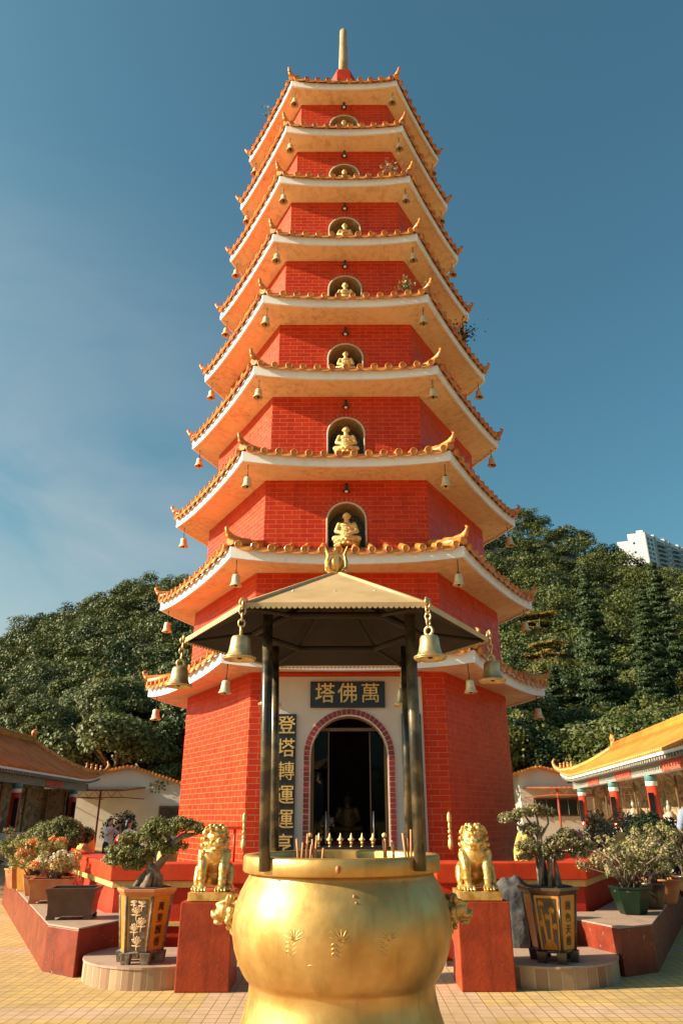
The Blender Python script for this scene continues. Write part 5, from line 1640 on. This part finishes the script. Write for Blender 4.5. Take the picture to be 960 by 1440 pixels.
    bm_.prism([(p.x, p.y) for p in ([W(dB, y1 - .6), W(2 * off - dB, y1 - .6), W(2 * off - dB, y1 - .85), W(dB, y1 - .85)])], ze - .479, ze - .141)
    bm = bm_.build('beam', M['greybeam'], o)
    for yc in [c + (cols[1] - cols[0]) * .5 for c in cols] + [cols[0] - abs(cols[1] - cols[0]) * .5]:
        if yc > y1 - 1.2 or yc < y0: continue
        w = 1.15
        m_ = MB()
        a, b = W(dB - .03, yc - w), W(dB - .03, yc + w); c, d = W(dB - .002, yc + w), W(dB - .002, yc - w)
        poly = [a, b, c, d]
        m_.prism([(p.x, p.y) for p in poly], ze - .46, ze - .19)
        m_.build('red_panel', M['redpanel'], bm)
    # columns with black boards
    for yc in cols:
        c = W(dB + .12, yc)
        m_ = MB(); m_.lathe([(.20, zb), (.20, zb + .05), (.17, zb + .1), (.17, ze - .80)], 18, c=(c.x, c.y, 0))
        cl = m_.build('column', M['redcol'], o)
        m_ = MB(); m_.lathe([(.172, ze - .80), (.180, ze - .79), (.180, ze - .68), (.185, ze - .66)], 18, c=(c.x, c.y, 0)); m_.build('white_collar', M['white'], cl)
        m_ = MB(); m_.lathe([(.187, ze - .66), (.187, ze - .50), (.19, ze - .482)], 18, c=(c.x, c.y, 0)); m_.build('teal_collar', M['teal'], cl)
        m_ = MB(); q_ = W(dB - .0, yc - .20)
        m_.box(q_.x - .09, q_.x + .09, q_.y - .012, q_.y + .012, zb + .15, ze - 1.0)
        bd = m_.build('board', M['black'], cl)
    # dado, glass and coloured figures behind it
    dG = 1.25
    m_ = MB(); P = [W(dG - .15, y0), W(dG - .15, y1 - 1.4), W(dG + .12, y1 - 1.4), W(dG + .12, y0)]
    m_.prism([(p.x, p.y) for p in (P if sgn < 0 else P[::-1])], 0, zb + .02); m_.build('dado', M['whitewall'], o)
    m_ = MB(); P = [W(-.1, y0), W(-.1, y1 - .2), W(2 * off, y1 - .2), W(2 * off, y0)]
    m_.prism([(p.x, p.y) for p in (P if sgn < 0 else P[::-1])], 0, .20 if sgn > 0 else .18); m_.build('plinth', M['step'], o)
    span = y1 - 1.4 - y0; npn = int(span / 2.4)
    for k in range(npn):
        a, b = y0 + span * k / npn + .04, y0 + span * (k + 1) / npn - .04
        A_, B_ = W(dG, a), W(dG, b)
        m_ = MB(); m_.face([A_ + Vector((0, 0, zb)), B_ + Vector((0, 0, zb)), B_ + Vector((0, 0, ze - .5)), A_ + Vector((0, 0, ze - .5))])
        g_ = m_.build('glass_panel', M['showglass'], o)
        m_ = MB(); m_.box(B_.x - .03, B_.x + .03, B_.y, B_.y + .08, zb, ze - .5); m_.build('mullion', M['doorframe'], g_)
    m_ = MB(); A_, B_ = W(dG + 1.1, y0), W(dG + 1.1, y1 - 1.4)
    m_.face([A_, B_, B_ + Vector((0, 0, ze)), A_ + Vector((0, 0, ze))])
    C_ = W(dG - .1, y1 - 1.4)
    m_.face([B_, C_, C_ + Vector((0, 0, ze - .4)), B_ + Vector((0, 0, ze - .4))]); m_.build('back_wall', M['mural'], o)
    return o, W, dG
def mural_mat():
    m, t, p = nt_new('painted_rockwork')
    tc = t.nodes.new('ShaderNodeTexCoord'); mp = t.nodes.new('ShaderNodeMapping'); mp.inputs['Scale'].default_value = (1, .35, .8)
    v = t.nodes.new('ShaderNodeTexNoise'); v.inputs['Scale'].default_value = 2.6; v.inputs['Detail'].default_value = 6; v.inputs['Distortion'].default_value = 1.2
    t.links.new(tc.outputs['Object'], mp.inputs[0]); t.links.new(mp.outputs[0], v.inputs['Vector'])
    r = t.nodes.new('ShaderNodeValToRGB'); e = r.color_ramp.elements
    e[0].position = .30; e[0].color = (.06, .04, .025, 1); e[1].position = .75; e[1].color = (.62, .50, .36, 1)
    for pos, c in ((.42, (.30, .19, .10, 1)), (.50, (.50, .38, .24, 1)), (.56, (.16, .14, .08, 1)), (.63, (.52, .24, .10, 1))):
        x = e.new(pos); x.color = c
    t.links.new(v.outputs['Fac'], r.inputs[0]); t.links.new(r.outputs[0], p.inputs['Base Color']); p.inputs['Roughness'].default_value = .8
    return m
M['mural'] = mural_mat()
pr_, WR, dGR = pavilion(1, 6.35, .12, 14.0, 38.5, 3.20, 4.42, 2.2, [18.5, 24.5, 29.8, 36.4], M['orangetile'], 'pavilion with bright orange-yellow tiled roof and sunlit red columns, on the hill-building side', 3, 1.12)
pl_, WL, dGL = pavilion(-1, 10.45, .05, 19.0, 39.5, 3.20, 4.80, 2.6, [21.7, 29.6, 37.0], M['redtile'], 'pavilion with dull red-brown tiled roof and shaded columns, beside the cream building', 3, .95)
# coloured carved figures behind the glass
rg = random.Random(12)
cols_ = [((.62, .55, .45), 'pale'), ((.35, .45, .55), 'blue-grey'), ((.60, .28, .10), 'orange'), ((.30, .20, .10), 'brown'), ((.55, .50, .20), 'yellow')]
fm = [mat('figure_' + str(i), c, .6) for i, (c, _) in enumerate(cols_)]
def carved(W, d, y, z, h, ci, where):
    p = W(d, y)
    o = thing('carved_figure', '%s robed figure behind the glass of the %s' % (cols_[ci][1], where), 'statue', (0, 0, 0), group='%s robed figures behind the glass of the %s' % (cols_[ci][1], where))
    return o, p
for W, org, dG, ylist, where in ((WR, pr_.location, dGR, [16.5, 18.4, 19.5, 21, 23.6, 24.6, 26, 27.3, 30.5, 32, 33.4], 'bright-roofed pavilion'), (WL, pl_.location, dGL, [21, 23.5, 25, 27, 31, 33.5], 'dull-roofed pavilion')):
    for y in ylist:
        ci = rg.randrange(5); h = rg.uniform(.9, 1.5)
        o, p = carved(W, dG + rg.uniform(.3, .6), y, 1.1, h, ci, where)
        p = p + org; o.location = (p.x, p.y, .6)
        mb = MB()
        mb.lathe([(.24, 0), (.22, .3), (.14, .6 * h), (.19, .78 * h), (.10, .86 * h), (.06, .88 * h)], 14)
        mb.caps((-.17, 0, .76 * h), (-.24, -.12, .5 * h), .06, .05); mb.caps((.17, 0, .76 * h), (.10, -.18, .55 * h), .06, .05)
        mb.build('robe', fm[ci], o)
        mb = MB(); mb.ball((0, 0, .97 * h), (.09, .09, .12), 10); mb.caps((0, 0, 1.04 * h), (0, 0, 1.16 * h), .05, .03); mb.build('head', fm[0], o)
        mb = MB(); mb.lathe([(.30, -.6), (.34, -.3), (.26, 0)], 10, sm=False); mb.build('pedestal', M['grey_stone'], o)
# orange banners in the dull pavilion
for y, w, lab in ((22.6, 1.1, 'wide orange cloth hanging at the frame edge of the dull-roofed pavilion'), (25.4, .6, 'narrow pointed orange cloth hanging in the dull-roofed pavilion')):
    p = WL(1.2, y) + pl_.location
    o = thing('cloth_banner', lab, 'banner', (p.x, p.y, 0)); mb = MB()
    for k in range(10):
        a, b = k / 10, (k + 1) / 10
        f = lambda t: Vector((.05 * math.sin(t * 14), w * (t - .5), 0))
        zt_ = lambda t: 2.35 - .15 * math.sin(PI * t); zb_ = lambda t: 1.55 + (.5 * t if w < 1 else .1 * math.sin(6 * t))
        mb.face([f(a) + Vector((0, 0, zb_(a))), f(b) + Vector((0, 0, zb_(b))), f(b) + Vector((0, 0, zt_(b))), f(a) + Vector((0, 0, zt_(a)))], sm=True)
    mb.tube([(0, -w * .55, 2.36), (0, w * .55, 2.36)], .015, 6)
    mb.build('cloth', mat('orange_cloth', (.62, .16, .05), .8), o)

# ================================================================== HOUSES BEHIND
def house(name, xc, y, w, d, ze, zr, label, peak, side):
    """gable end towards the camera; peak = x of ridge relative to xc"""
    o = thing(name, label, 'building', (xc, y, 0))
    mb = MB()
    ring = [(-w / 2, 0), (w / 2, 0), (w / 2, ze), (peak, zr), (-w / 2, ze + (zr - ze) * (.55 if side else .75))]
    F_ = [(x, 0, z) for x, z in ring]; B_ = [(x, d, z) for x, z in ring]
    mb.add(F_ + B_, [(0, 1, 2, 3, 4), (9, 8, 7, 6, 5), (0, 5, 6, 1), (1, 6, 7, 2), (2, 7, 8, 3), (3, 8, 9, 4), (4, 9, 5, 0)])
    mb.build('wall', M['whitewall'], o)
    rf = None
    for (xa, za), (xb, zb) in (((peak, zr), (w / 2 + .35, ze - .12)), ((peak, zr), (-w / 2 - .35, ring[4][1] - .12))):
        m_ = MB(); L = math.hypot(xb - xa, zb - za)
        nx, nz = -(zb - za) / L, (xb - xa) / L
        if nz < 0: nx, nz = -nx, -nz
        a, b = Vector((xa, 0, za)), Vector((xb, 0, zb)); nn = Vector((nx, 0, nz)) * .10
        m_.add([a + Vector((0, -.3, 0)), b + Vector((0, -.3, 0)), b + Vector((0, -.3, 0)) + nn, a + Vector((0, -.3, 0)) + nn,
                a + Vector((0, d, 0)), b + Vector((0, d, 0)), b + Vector((0, d, 0)) + nn, a + Vector((0, d, 0)) + nn],
               [(0, 1, 2, 3), (7, 6, 5, 4), (0, 4, 5, 1), (3, 2, 6, 7), (1, 5, 6, 2), (0, 3, 7, 4)])
        n = int(L / .2)
        for q in range(n):
            p = a.lerp(b, (q + .5) / n) + nn
            m_.tube([p + Vector((0, -.36, .02)), p + Vector((0, 0.2, .02))], .065, 8)
        rf = m_.build('roof', M['orangetile'], o)
    return o
h1 = house('cream_house', -11.55, 43.0, 6.6, 4.5, 2.95, 4.05, 'cream rendered house with orange verge tiles and a brown door', -.35, True)
mb = MB(); mb.box(1.45, 2.65, -.06, .05, .90, 2.08); dr = mb.build('window', M['doorframe'], h1)
mb = MB(); mb.box(1.55, 2.55, -.08, -.062, 1.0, 1.98); mb.build('pane', M['glaze_brown'], dr)
def awning(parent, x0, x1, y0, y1, z0, z1, m, posts):
    mb = MB(); n = int((x1 - x0) / .12)
    for q in range(n):
        a, b = x0 + (x1 - x0) * q / n, x0 + (x1 - x0) * (q + 1) / n; up = .03 if q % 2 else 0; un = .0 if q % 2 else .03
        mb.face([(a, y0, z0 + up), (b, y0, z0 + un), (b, y1, z1 + un), (a, y1, z1 + up)])
    aw = mb.build('awning', m, parent)
    mb = MB()
    for x in (x0, (x0 + x1) / 2, x1): mb.tube([(x, y0, z0 - .03), (x, y1, z1 - .03)], .03, 6); mb.tube([(x, y0, z0 - .35), (x, y1, z0 - .35)], .025, 6)
    mb.tube([(x0, y0, z0 - .03), (x1, y0, z0 - .03)], .03, 6); mb.tube([(x0, y0, z0 - .35), (x1, y0, z0 - .35)], .025, 6)
    for q in range(8):
        xa = x0 + (x1 - x0) * q / 8; mb.tube([(xa, y0, z0 - .35), (xa + (x1 - x0) / 16, y0, z0 - .03), (xa + (x1 - x0) / 8, y0, z0 - .35)], .015, 5)
    mb.build('truss', M['oxide'], aw)
    for x in posts: 
        mb = MB(); mb.tube([(x, y0 + .1, 0), (x, y0 + .1, z0)], .05, 8); mb.build('awning_post', M['oxide'], parent)
awning(h1, -4.0, .55, -4.2, 0, 2.78, 3.05, M['awning'], [-.6, -3.2])
h2 = house('pink_house', 13.0, 43.5, 6.0, 8, 2.95, 4.0, 'pale pinkish house with orange verge tiles behind a rusty awning', -1.9, False)
mb = MB(); mb.box(-2.3, .2, -.06, .05, 1.5, 2.45); wn_ = mb.build('window', M['doorframe'], h2)
mb = MB(); mb.box(-2.2, .1, -.08, -.062, 1.58, 2.37); mb.build('pane', M['black'], wn_)
for x in (-2.2, -1.6, -1.0, -.4, .1): 
    mb = MB(); mb.tube([(x, -.1, 1.58), (x, -.1, 2.37)], .02, 5); mb.build('bar', M['steel'], wn_)
awning(h2, -2.8, 2.6, -5.5, 0, 2.82, 3.0, M['orangeawning'], [-2.4, -.6, 1.6])
for i, (x, z, w, h, c, lab) in enumerate(((1.2, 1.5, .9, 1.1, (.05, .12, .30), 'dark blue notice board under the rusty awning'), (2.6, 1.3, 1.0, .8, (.40, .06, .10), 'crimson notice board under the rusty awning'))):
    o = thing('notice_board', lab, 'board', (13.0 + x, 41.0, 0))
    mb = MB(); mb.box(-w / 2, w / 2, -.03, .03, z - h / 2, z + h / 2); mb.build('panel', mat('notice_%d' % i, c, .5), o)
    mb = MB(); mb.box(-w / 2, -w / 2 + .04, .03, .07, 0, z); mb.box(w / 2 - .04, w / 2, .03, .07, 0, z); mb.build('leg', M['steel'], o)

# high-rise on the hill
hr = thing('apartment_tower', 'white high-rise slab block standing on the wooded hilltop', 'building', (188.8, 420, 104))
u = Vector((38, 30, 0)).normalized(); v = Vector((-.95, .31, 0)).normalized()
T = 60.3
def hb(a0, a1, b0, b1, z0, z1, mbx):
    P = [u * a0 + v * b0, u * a1 + v * b0, u * a1 + v * b1, u * a0 + v * b1]
    mbx.prism([(p.x, p.y) for p in P], z0, z1)
mb = MB(); hb(0, 74, 0, 10, 0, T, mb); hb(.01, 73, 10, 16.5, 0, T - 4.5, mb); mb.build('wall', M['white'], hr)
mb = MB()
for a in (3, 16, 28, 31, 46, 60): hb(a, a + 3.2, 2, 6, T, T + 2.6, mb)
mb.build('roof_room', M['white'], hr)
cnt = 0
hrwin = mat('tower_window', (.035, .06, .085), .25); hrwall = mat('tower_bay', (.42, .46, .47), .7)
mb = MB()
for a in (0.0, 10.5, 23.5, 28.5, 41, 46, 58.5, 70): hb(a, a + 1.3, -.6, 0, 0, T + .6, mb)
mb.build('pilaster', hrwall, hr)
for fl_ in range(7):
    z = T - 4.2 - fl_ * 3.1
    for a, w, balc in ((2.2, 2.2, 0), (6.2, 2.2, 0), (13.5, 8.5, 1), (25.2, 2.6, 0), (31.5, 8.0, 1), (43, 2.4, 0), (49.5, 7.5, 1), (61, 2.4, 0), (65.5, 2.4, 0)):
        mb = MB(); hb(a, a + w, -.25, .2, z, z + 1.7, mb); w_ = mb.build('window', hrwin, hr)
        if balc:
            mb = MB(); hb(a - .5, a + w + .5, -1.8, 0, z - 1.1, z - .1, mb); mb.build('balcony', hrwall, hr)
for b, z in ((6.2, T - 7), (6.2, T - 13), (6.4, T - 19), (12.5, T - 14.5), (13.6, T - 14)):
    mb = MB(); hb(-.15, .1, b, b + 1.1, z, z + 1.4, mb); mb.build('window', hrwin, hr)

# ================================================================== PEOPLE
skin = mat('skin', (.50, .27, .18), .55); hairm = mat('dark_hair', (.012, .010, .010), .5)
def person(loc, rz, h, top, bottom, label, arms, long_hair=True, sitz=None):
    o = thing('person', label, 'person', loc, rz)
    k = h / 1.70
    mb = MB(); C = lambda a, b, ra, rb: mb.caps(tuple(x * k for x in a), tuple(x * k for x in b), ra * k, rb * k, 10)
    for s in (-1, 1):
        C((s * .09, 0, .90), (s * .10, .0, .50), .085, .06); C((s * .10, 0, .50), (s * .10, .02, .09), .058, .038); C((s * .10, .02, .06), (s * .11, -.12, .04), .038, .03)
    C((0, 0, .95), (0, .0, 1.12), .13, .115); C((0, 0, 1.12), (0, 0, 1.33), .12, .13)
    C((-.13, 0, 1.36), (.13, 0, 1.36), .065, .065); C((0, 0, 1.38), (0, -.01, 1.50), .052, .048)
    mb.ball((0, -.015 * k, 1.585 * k), (.075 * k, .092 * k, .108 * k), 14); mb.ball((0, -.105 * k, 1.575 * k), (.012 * k, .018 * k, .02 * k), 8)
    for s in (-1, 1):
        mb.ball((s * .075 * k, 0, 1.575 * k), (.012 * k, .02 * k, .03 * k), 8)
        sh = (s * .17, 0, 1.36); el, ha = arms[0 if s < 0 else 1]
        C(sh, el, .047, .038); C(el, ha, .036, .026)
        d = (Vector(ha) - Vector(el)).normalized(); hv = Vector(ha)
        side = d.cross(Vector((0, 0, 1))); side = side.normalized() if side.length > .1 else Vector((1, 0, 0))
        C(tuple(hv), tuple(hv + d * .07), .034, .03)
        for q in range(4): C(tuple(hv + d * .07 + side * (.022 * (q - 1.5))), tuple(hv + d * (.14 + .012 * (q in (1, 2))) + side * (.024 * (q - 1.5)) + Vector((0, 0, -.012))), .010, .008)
        C(tuple(hv + d * .02 + side * .03), tuple(hv + d * .07 + side * .06), .011, .009)
    fuse(mb, 'body', skin, o, .012, 2)
    mb = MB(); mb.ball((0, .012 * k, 1.62 * k), (.088 * k, .098 * k, .10 * k), 14)
    if long_hair: mb.ball((0, .07 * k, 1.48 * k), (.085 * k, .05 * k, .17 * k), 12)
    mb.build('hair', hairm, o)
    mb = MB()
    mb.caps((0, 0, .98 * k), (0, 0, 1.12 * k), .145 * k, .135 * k); mb.caps((0, 0, 1.12 * k), (0, 0, 1.33 * k), .138 * k, .145 * k); mb.caps((-.14 * k, 0, 1.35 * k), (.14 * k, 0, 1.35 * k), .082 * k, .082 * k)
    for s in (-1, 1):
        el, ha = arms[0 if s < 0 else 1]; sh = Vector((s * .17, 0, 1.36)); e2 = sh.lerp(Vector(el), .75)
        mb.caps(tuple(sh * k), tuple(e2 * k), .066 * k, .058 * k)
    fuse(mb, 'shirt', top, o, .014, 3)
    mb = MB()
    for s in (-1, 1): mb.caps((s * .09 * k, 0, .93 * k), (s * .10 * k, 0, .50 * k), .105 * k, .078 * k); mb.caps((s * .10 * k, 0, .50 * k), (s * .10 * k, .02 * k, .14 * k), .074 * k, .062 * k)
    mb.caps((-.05 * k, 0, .96 * k), (.05 * k, 0, .96 * k), .12 * k, .12 * k)
    fuse(mb, 'trousers', bottom, o, .014, 3)
    for s in (-1, 1):
        mb = MB(); mb.caps((s * .10 * k, .03 * k, .045 * k), (s * .11 * k, -.13 * k, .04 * k), .05 * k, .042 * k); mb.build('shoe', M['white'], o)
    return o
wht = mat('white_cotton', (.62, .62, .62), .9); drk = mat('navy_cloth', (.02, .025, .04), .9); jean = mat('blue_denim', (.07, .14, .25), .9); greyb = mat('blue_grey_shirt', (.22, .26, .36), .9)
person((-6.50, 22.0, 0), R(60), 1.50, wht, drk, 'person in a white top holding up a phone, by the cream house', [((-.28, -.20, 1.22), (-.10, -.38, 1.45)), ((.25, -.22, 1.22), (.06, -.40, 1.45))])
person((-6.18, 22.4, 0), R(180), 1.46, drk, jean, 'person in a dark top and jeans seen from behind, between two others', [((-.25, 0, 1.1), (-.24, -.10, .88)), ((.25, 0, 1.1), (.24, -.10, .88))])
person((-5.76, 21.2, 0), R(120), 1.47, wht, jean, 'person in a white top stretching an arm toward the others', [((-.30, -.25, 1.30), (-.30, -.52, 1.36)), ((.26, 0, 1.1), (.26, -.12, .88))])
person((5.42, 12.0, 0.14), R(170), 1.80, greyb, drk, 'person with short black hair in a blue-grey striped shirt at the frame edge', [((-.26, .02, 1.1), (-.24, -.12, .86)), ((.26, .02, 1.1), (.24, -.12, .86))], long_hair=False)

# ================================================================== TREES
def crown_mesh(name, rx, rz, n_clump, per, leaf, m, seed, shape='round', cr=(.30, .46)):
    rg = np.random.default_rng(seed); V = []
    for c in range(n_clump):
        if shape == 'round':
            d = rg.normal(size=3); d /= np.linalg.norm(d); d[2] = abs(d[2]) * 1.1 - .35
            k = rg.uniform(.35, 1.0) ** .6
            cen = d * np.array([rx, rx, rz]) * k * .80
            r = rg.uniform(*cr) * rx * (1.15 - .35 * k)
            rr = (r, r, r * .72)
        elif shape == 'cone':
            f = rg.uniform(0, 1) ** 1.35; a = rg.uniform(0, 2 * PI)
            R_ = rx * (1 - f) ** .85 * (.88 + .12 * math.sin(a * 3)) + .12
            k = rg.uniform(.25, .92)
            cen = np.array([R_ * k * math.cos(a), R_ * k * math.sin(a), -rz + 2 * rz * f - .18 * R_ * k]); r = .30 * rx * (1 - f * .75) + .12
            rr = (r * 1.15, r * 1.15, r * .38)
        else:   # layered, flat shelves
            f = rg.integers(0, 5) / 4; a = rg.uniform(0, 2 * PI); k = rg.uniform(.2, 1)
            R_ = rx * (1 - .55 * abs(f - .35)); cen = np.array([R_ * k * math.cos(a), R_ * k * math.sin(a), -rz + 2 * rz * f]); r = .28 * rx
            rr = (r, r, r * .22)
        P, d2 = clump_points(cen, rr, per, rg, .35, hemi=-.6)
        V.append(leaves(P, d2 + np.array([0, 0, .3]), leaf, .55, 1.5, rg))
    return quads_mesh(name, np.vstack(V), m)
def limb_mesh(name, h, r, crown_z, rx, seed, m, straight=False):
    rg = random.Random(seed); mb = MB()
    top = (rg.uniform(-.3, .3), rg.uniform(-.3, .3), crown_z)
    if straight: top = (0, 0, crown_z + h)
    mb.tube([(0, 0, -1.2), (top[0] * .4, top[1] * .4, crown_z * .45), top], [r * 1.3, r, r * (.35 if straight else .6)], 7)
    if not straight:
        for q in range(6):
            a = q * 1.05 + rg.uniform(-.3, .3)
            mb.tube([(top[0] * .7, top[1] * .7, crown_z * .72), (rx * .3 * math.cos(a), rx * .3 * math.sin(a), crown_z * 1.0), (rx * .68 * math.cos(a), rx * .68 * math.sin(a), crown_z * 1.12 + rx * .2)], [r * .5, r * .33, r * .12], 5)
    return mb.mesh(name, m)
KINDS = {}
def mk(kind, n, rx, rz, cz, mats_, **kw):
    KINDS[kind] = []
    for i in range(n):
        m = mats_[i % len(mats_)]
        KINDS[kind].append((crown_mesh('crown', rx, rz, m=m, seed=hash(kind) % 1 + i * 17 + len(kind) * 3, **kw), limb_mesh('trunk', rz, rx * .055, cz, rx, i, M['bark'], kw.get('shape') == 'cone'), cz))
mk('far', 6, 3.0, 2.5, 4.0, [M['leaf_forest'], M['leaf_forest'], M['leaf_dark'], M['leaf_forest'], M['leaf_grey'], M['leaf_forest']], n_clump=34, per=330, leaf=.15)
mk('near', 4, 4.0, 4.4, 6.0, [M['leaf_grey'], M['leaf_grey'], M['leaf_forest'], M['leaf_dark']], n_clump=80, per=420, leaf=.125, cr=(.18, .32))
mk('cone', 3, 2.9, 7.0, 7.6, [M['leaf_pine']], n_clump=330, per=150, leaf=.14, shape='cone')
mk('shelf', 2, 3.6, 2.6, 6.0, [M['leaf_gold']], n_clump=46, per=260, leaf=.16, shape='layer')
def tree(kind, x, y, s, label, cat='tree', var=None, zs=1.0, group=None, z=None, name='forest_tree', m=None):
    v = KINDS[kind][(var if var is not None else random.randrange(100)) % len(KINDS[kind])]
    o = thing(name, label, cat, (x, y, (terrain(x, y) if z is None else z)), random.uniform(0, 6.28), group)
    o.scale = (s, s, s * zs)
    c = link('crown', v[0], o, (0, 0, v[2]))
    c.scale = (1, 1, 1)
    link('trunk', v[1], o)
    return o
def hidden(x, y, tol=.0):
    """wholly behind the tower as seen from the court"""
    return abs(x / y - .006) < .195 + tol and y > 20
# wood: candidates on the slope, jittered grid
rgw = random.Random(99)
cand = []
y = 46.0
while y < 182:
    step = 3.6 + (y - 46) * .012
    hw = y * .56 + 6
    x = -hw
    while x < hw:
        px_, py_ = x + rgw.uniform(-1.3, 1.3), y + rgw.uniform(-1.3, 1.3)
        cand.append((px_, py_))
        x += step
    y += step
cand.sort(key=lambda p: p[1])
ridge_w = [p for p in cand if p[1] > 158]
body = [p for p in cand if p[1] <= 158]
seen = [p for p in body if not hidden(p[0], p[1], -.03)]; back = [p for p in body if hidden(p[0], p[1], -.03)]
IND = seen[:185]; REST = seen[185:] + back + ridge_w
gaps = 0
for i, (x, y) in enumerate(IND):
    s = rgw.uniform(.85, 1.35)
    v_ = random.randrange(6)
    tone = ['olive green', 'bright olive', 'dark green', 'mid green', 'grey-green', 'leafy olive'][v_]
    where = ('above the cream house' if x < 0 else 'above the pink house') if y < 62 else ('halfway up the slope behind the dull-roofed pavilion' if x < 0 else 'halfway up the slope among the conifers')
    lab = '%s rounded tree in the wood %s' % (tone, where)
    tree('far', x, y, s, lab, zs=rgw.uniform(.85, 1.15), var=v_, group=lab.replace('tree', 'trees'))
# the rest of the hillside wood as one mass
VV = {'leaf_forest': [], 'leaf_dark': [], 'leaf_grey': []}
rgn = np.random.default_rng(5)
for i, (x, y) in enumerate(REST):
    s = rgn.uniform(.85, 1.45); z = terrain(x, y); rx = 3.0 * s; rz = 2.5 * s * rgn.uniform(.8, 1.25)
    key = ['leaf_forest', 'leaf_forest', 'leaf_dark', 'leaf_forest', 'leaf_grey'][rgn.integers(0, 5)]
    nc = 13
    for c in range(nc):
        d = rgn.normal(size=3); d /= np.linalg.norm(d); d[2] = abs(d[2]) * 1.1 - .3; k = rgn.uniform(.4, 1) ** .6
        cen = np.array([x, y, z + 4.0 * s]) + d * np.array([rx, rx, rz]) * k * .8; r = rgn.uniform(.30, .48) * rx
        P, d2 = clump_points(cen, (r, r, r * .7), 85, rgn, .4, hemi=-.4)
        VV[key].append(leaves(P, d2 + np.array([0, 0, .3]), .29, .5, 1.4, rgn))
me = None
allq = [np.vstack(VV[k]) for k in VV]
me = quads_mesh('hillside_forest', np.vstack(allq), M['leaf_forest'])
me.materials.append(M['leaf_dark']); me.materials.append(M['leaf_grey'])
mi = np.concatenate([np.full(len(q) // 4, i, dtype=np.int32) for i, q in enumerate(allq)])
me.polygons.foreach_set('material_index', mi); me.update()
structure(link('hillside_forest', me), 'stuff')
# big trees just behind the houses
for i, (x, y, s, v, lab) in enumerate([(-21.0, 51, 1.0, 0, 'large grey-green tree above the dull-roofed pavilion'), (-16.2, 53, 1.08, 1, 'tall grey-green tree behind the finial of the dull-roofed pavilion'),
        (-12.2, 54, 1.0, 3, 'dark bushy tree behind the cream house gable'), (-9.3, 52.5, 1.1, 0, 'feathery grey-green tree beside the pagoda wall, behind the cream house'), (-26.0, 54, 1.05, 2, 'green tree at the frame edge behind the dull-roofed pavilion'),
        (-13, 60, 1.0, 0, 'broad pale tree rising behind the cream house trees'), (-20.5, 60, 1.0, 1, 'broad tree higher up behind the dull-roofed pavilion'), (-27, 62, 1.0, 2, 'tree high up at the frame edge above the dull-roofed pavilion'),
        (12.5, 58, 1.2, 0, 'pale green tree between the pagoda and the tall conifers'), (27, 57, .8, 3, 'low dark tree behind the bright-roofed pavilion')]):
    tree('near', x, y, s, lab, var=v, name='broadleaf_tree')
for i, (x, y, s, zs, lab) in enumerate([(24.5, 70, 1.12, 1.12, 'tallest narrow conifer standing above the bright roof'), (27.8, 66, .95, .95, 'narrow conifer in the middle of the conifer row'), (32.2, 75, 1.1, 1.02, 'tall conifer toward the high-rise side of the row'),
        (38.0, 84, 1.15, 1.1, 'conifer at the frame edge of the row'), (18.6, 64, .80, .85, 'short conifer nearest the pagoda'), (22.9, 58, .75, .72, 'short dark conifer in front of the row'), (35.0, 70, .9, .95, 'slim conifer low in front of the frame edge conifer')]):
    tree('cone', x, y, s, lab, 'conifer', var=i, zs=zs, name='conifer')
tree('shelf', 27.5, 99, 1.0, 'yellowing tree with flat layered crown beside the upper pagoda eaves', var=0, zs=.85, name='yellowing_tree')
tree('shelf', 24.0, 84, .9, 'yellowish layered tree below the larger yellowing one', var=1, name='yellowing_tree')
tree('near', 39.0, 104, .85, 'pale rounded tree alone above the conifers', var=0, name='broadleaf_tree')
# shrubs behind the houses and in the court
def shrub(loc, r, h, m, label, seed, leaf=.05, n=2600, mf=None):
    o = thing('garden_shrub', label, 'shrub', loc); rg = np.random.default_rng(seed)
    V = []
    for c in range(12):
        d = rg.normal(size=3); d /= np.linalg.norm(d); d[2] = abs(d[2])
        P, d2 = clump_points(d * np.array([r * .6, r * .6, h * .6]) + np.array([0, 0, h * .35]), (r * .45, r * .45, h * .3), n // 12, rg, .3)
        V.append(leaves(P, d2, leaf, .6, 1.6, rg))
    link('foliage', quads_mesh('foliage', np.vstack(V), M[m]), o)
    mb = MB()
    for q in range(6): mb.tube([(0, 0, 0), (.3 * r * math.cos(q), .3 * r * math.sin(q), h * .5), (.6 * r * math.cos(q), .6 * r * math.sin(q), h * .8)], [.03, .02, .01], 5)
    mb.build('stem', M['bark'], o)
    if mf: add_leaves(o, [((0, 0, h * .8), (r * .7, r * .7, h * .2))], M[mf], 700, .03, seed, name='flowers')
shrub((-8.2, 17.5, 0), .9, 1.15, 'leaf_deep', 'dark green shrub below the dull-roofed pavilion', 1)
shrub((-9.4, 19.0, 0), 1.1, 1.1, 'leaf_deep', 'dark spreading shrub in front of the dull-roofed pavilion glass', 2)
shrub((-6.9, 24.5, 0), .7, 1.45, 'leaf_deep', 'dark shrub behind the three people', 3)
shrub((-7.6, 22.0, 0), .6, 1.0, 'leaf_deep', 'dark shrub beside the person holding the phone', 4)
shrub((6.7, 19.0, 0), .7, 1.45, 'leaf_pale', 'pale blossoming shrub beside the shaded red ball', 5)
shrub((5.4, 17.0, .1), .6, 1.3, 'leaf_pale', 'pale shrub behind the bamboo planter bonsai', 6)
shrub((7.6, 18.0, 0), .7, 1.25, 'leaf_deep', 'dark shrub behind the layered dark bonsai', 7)
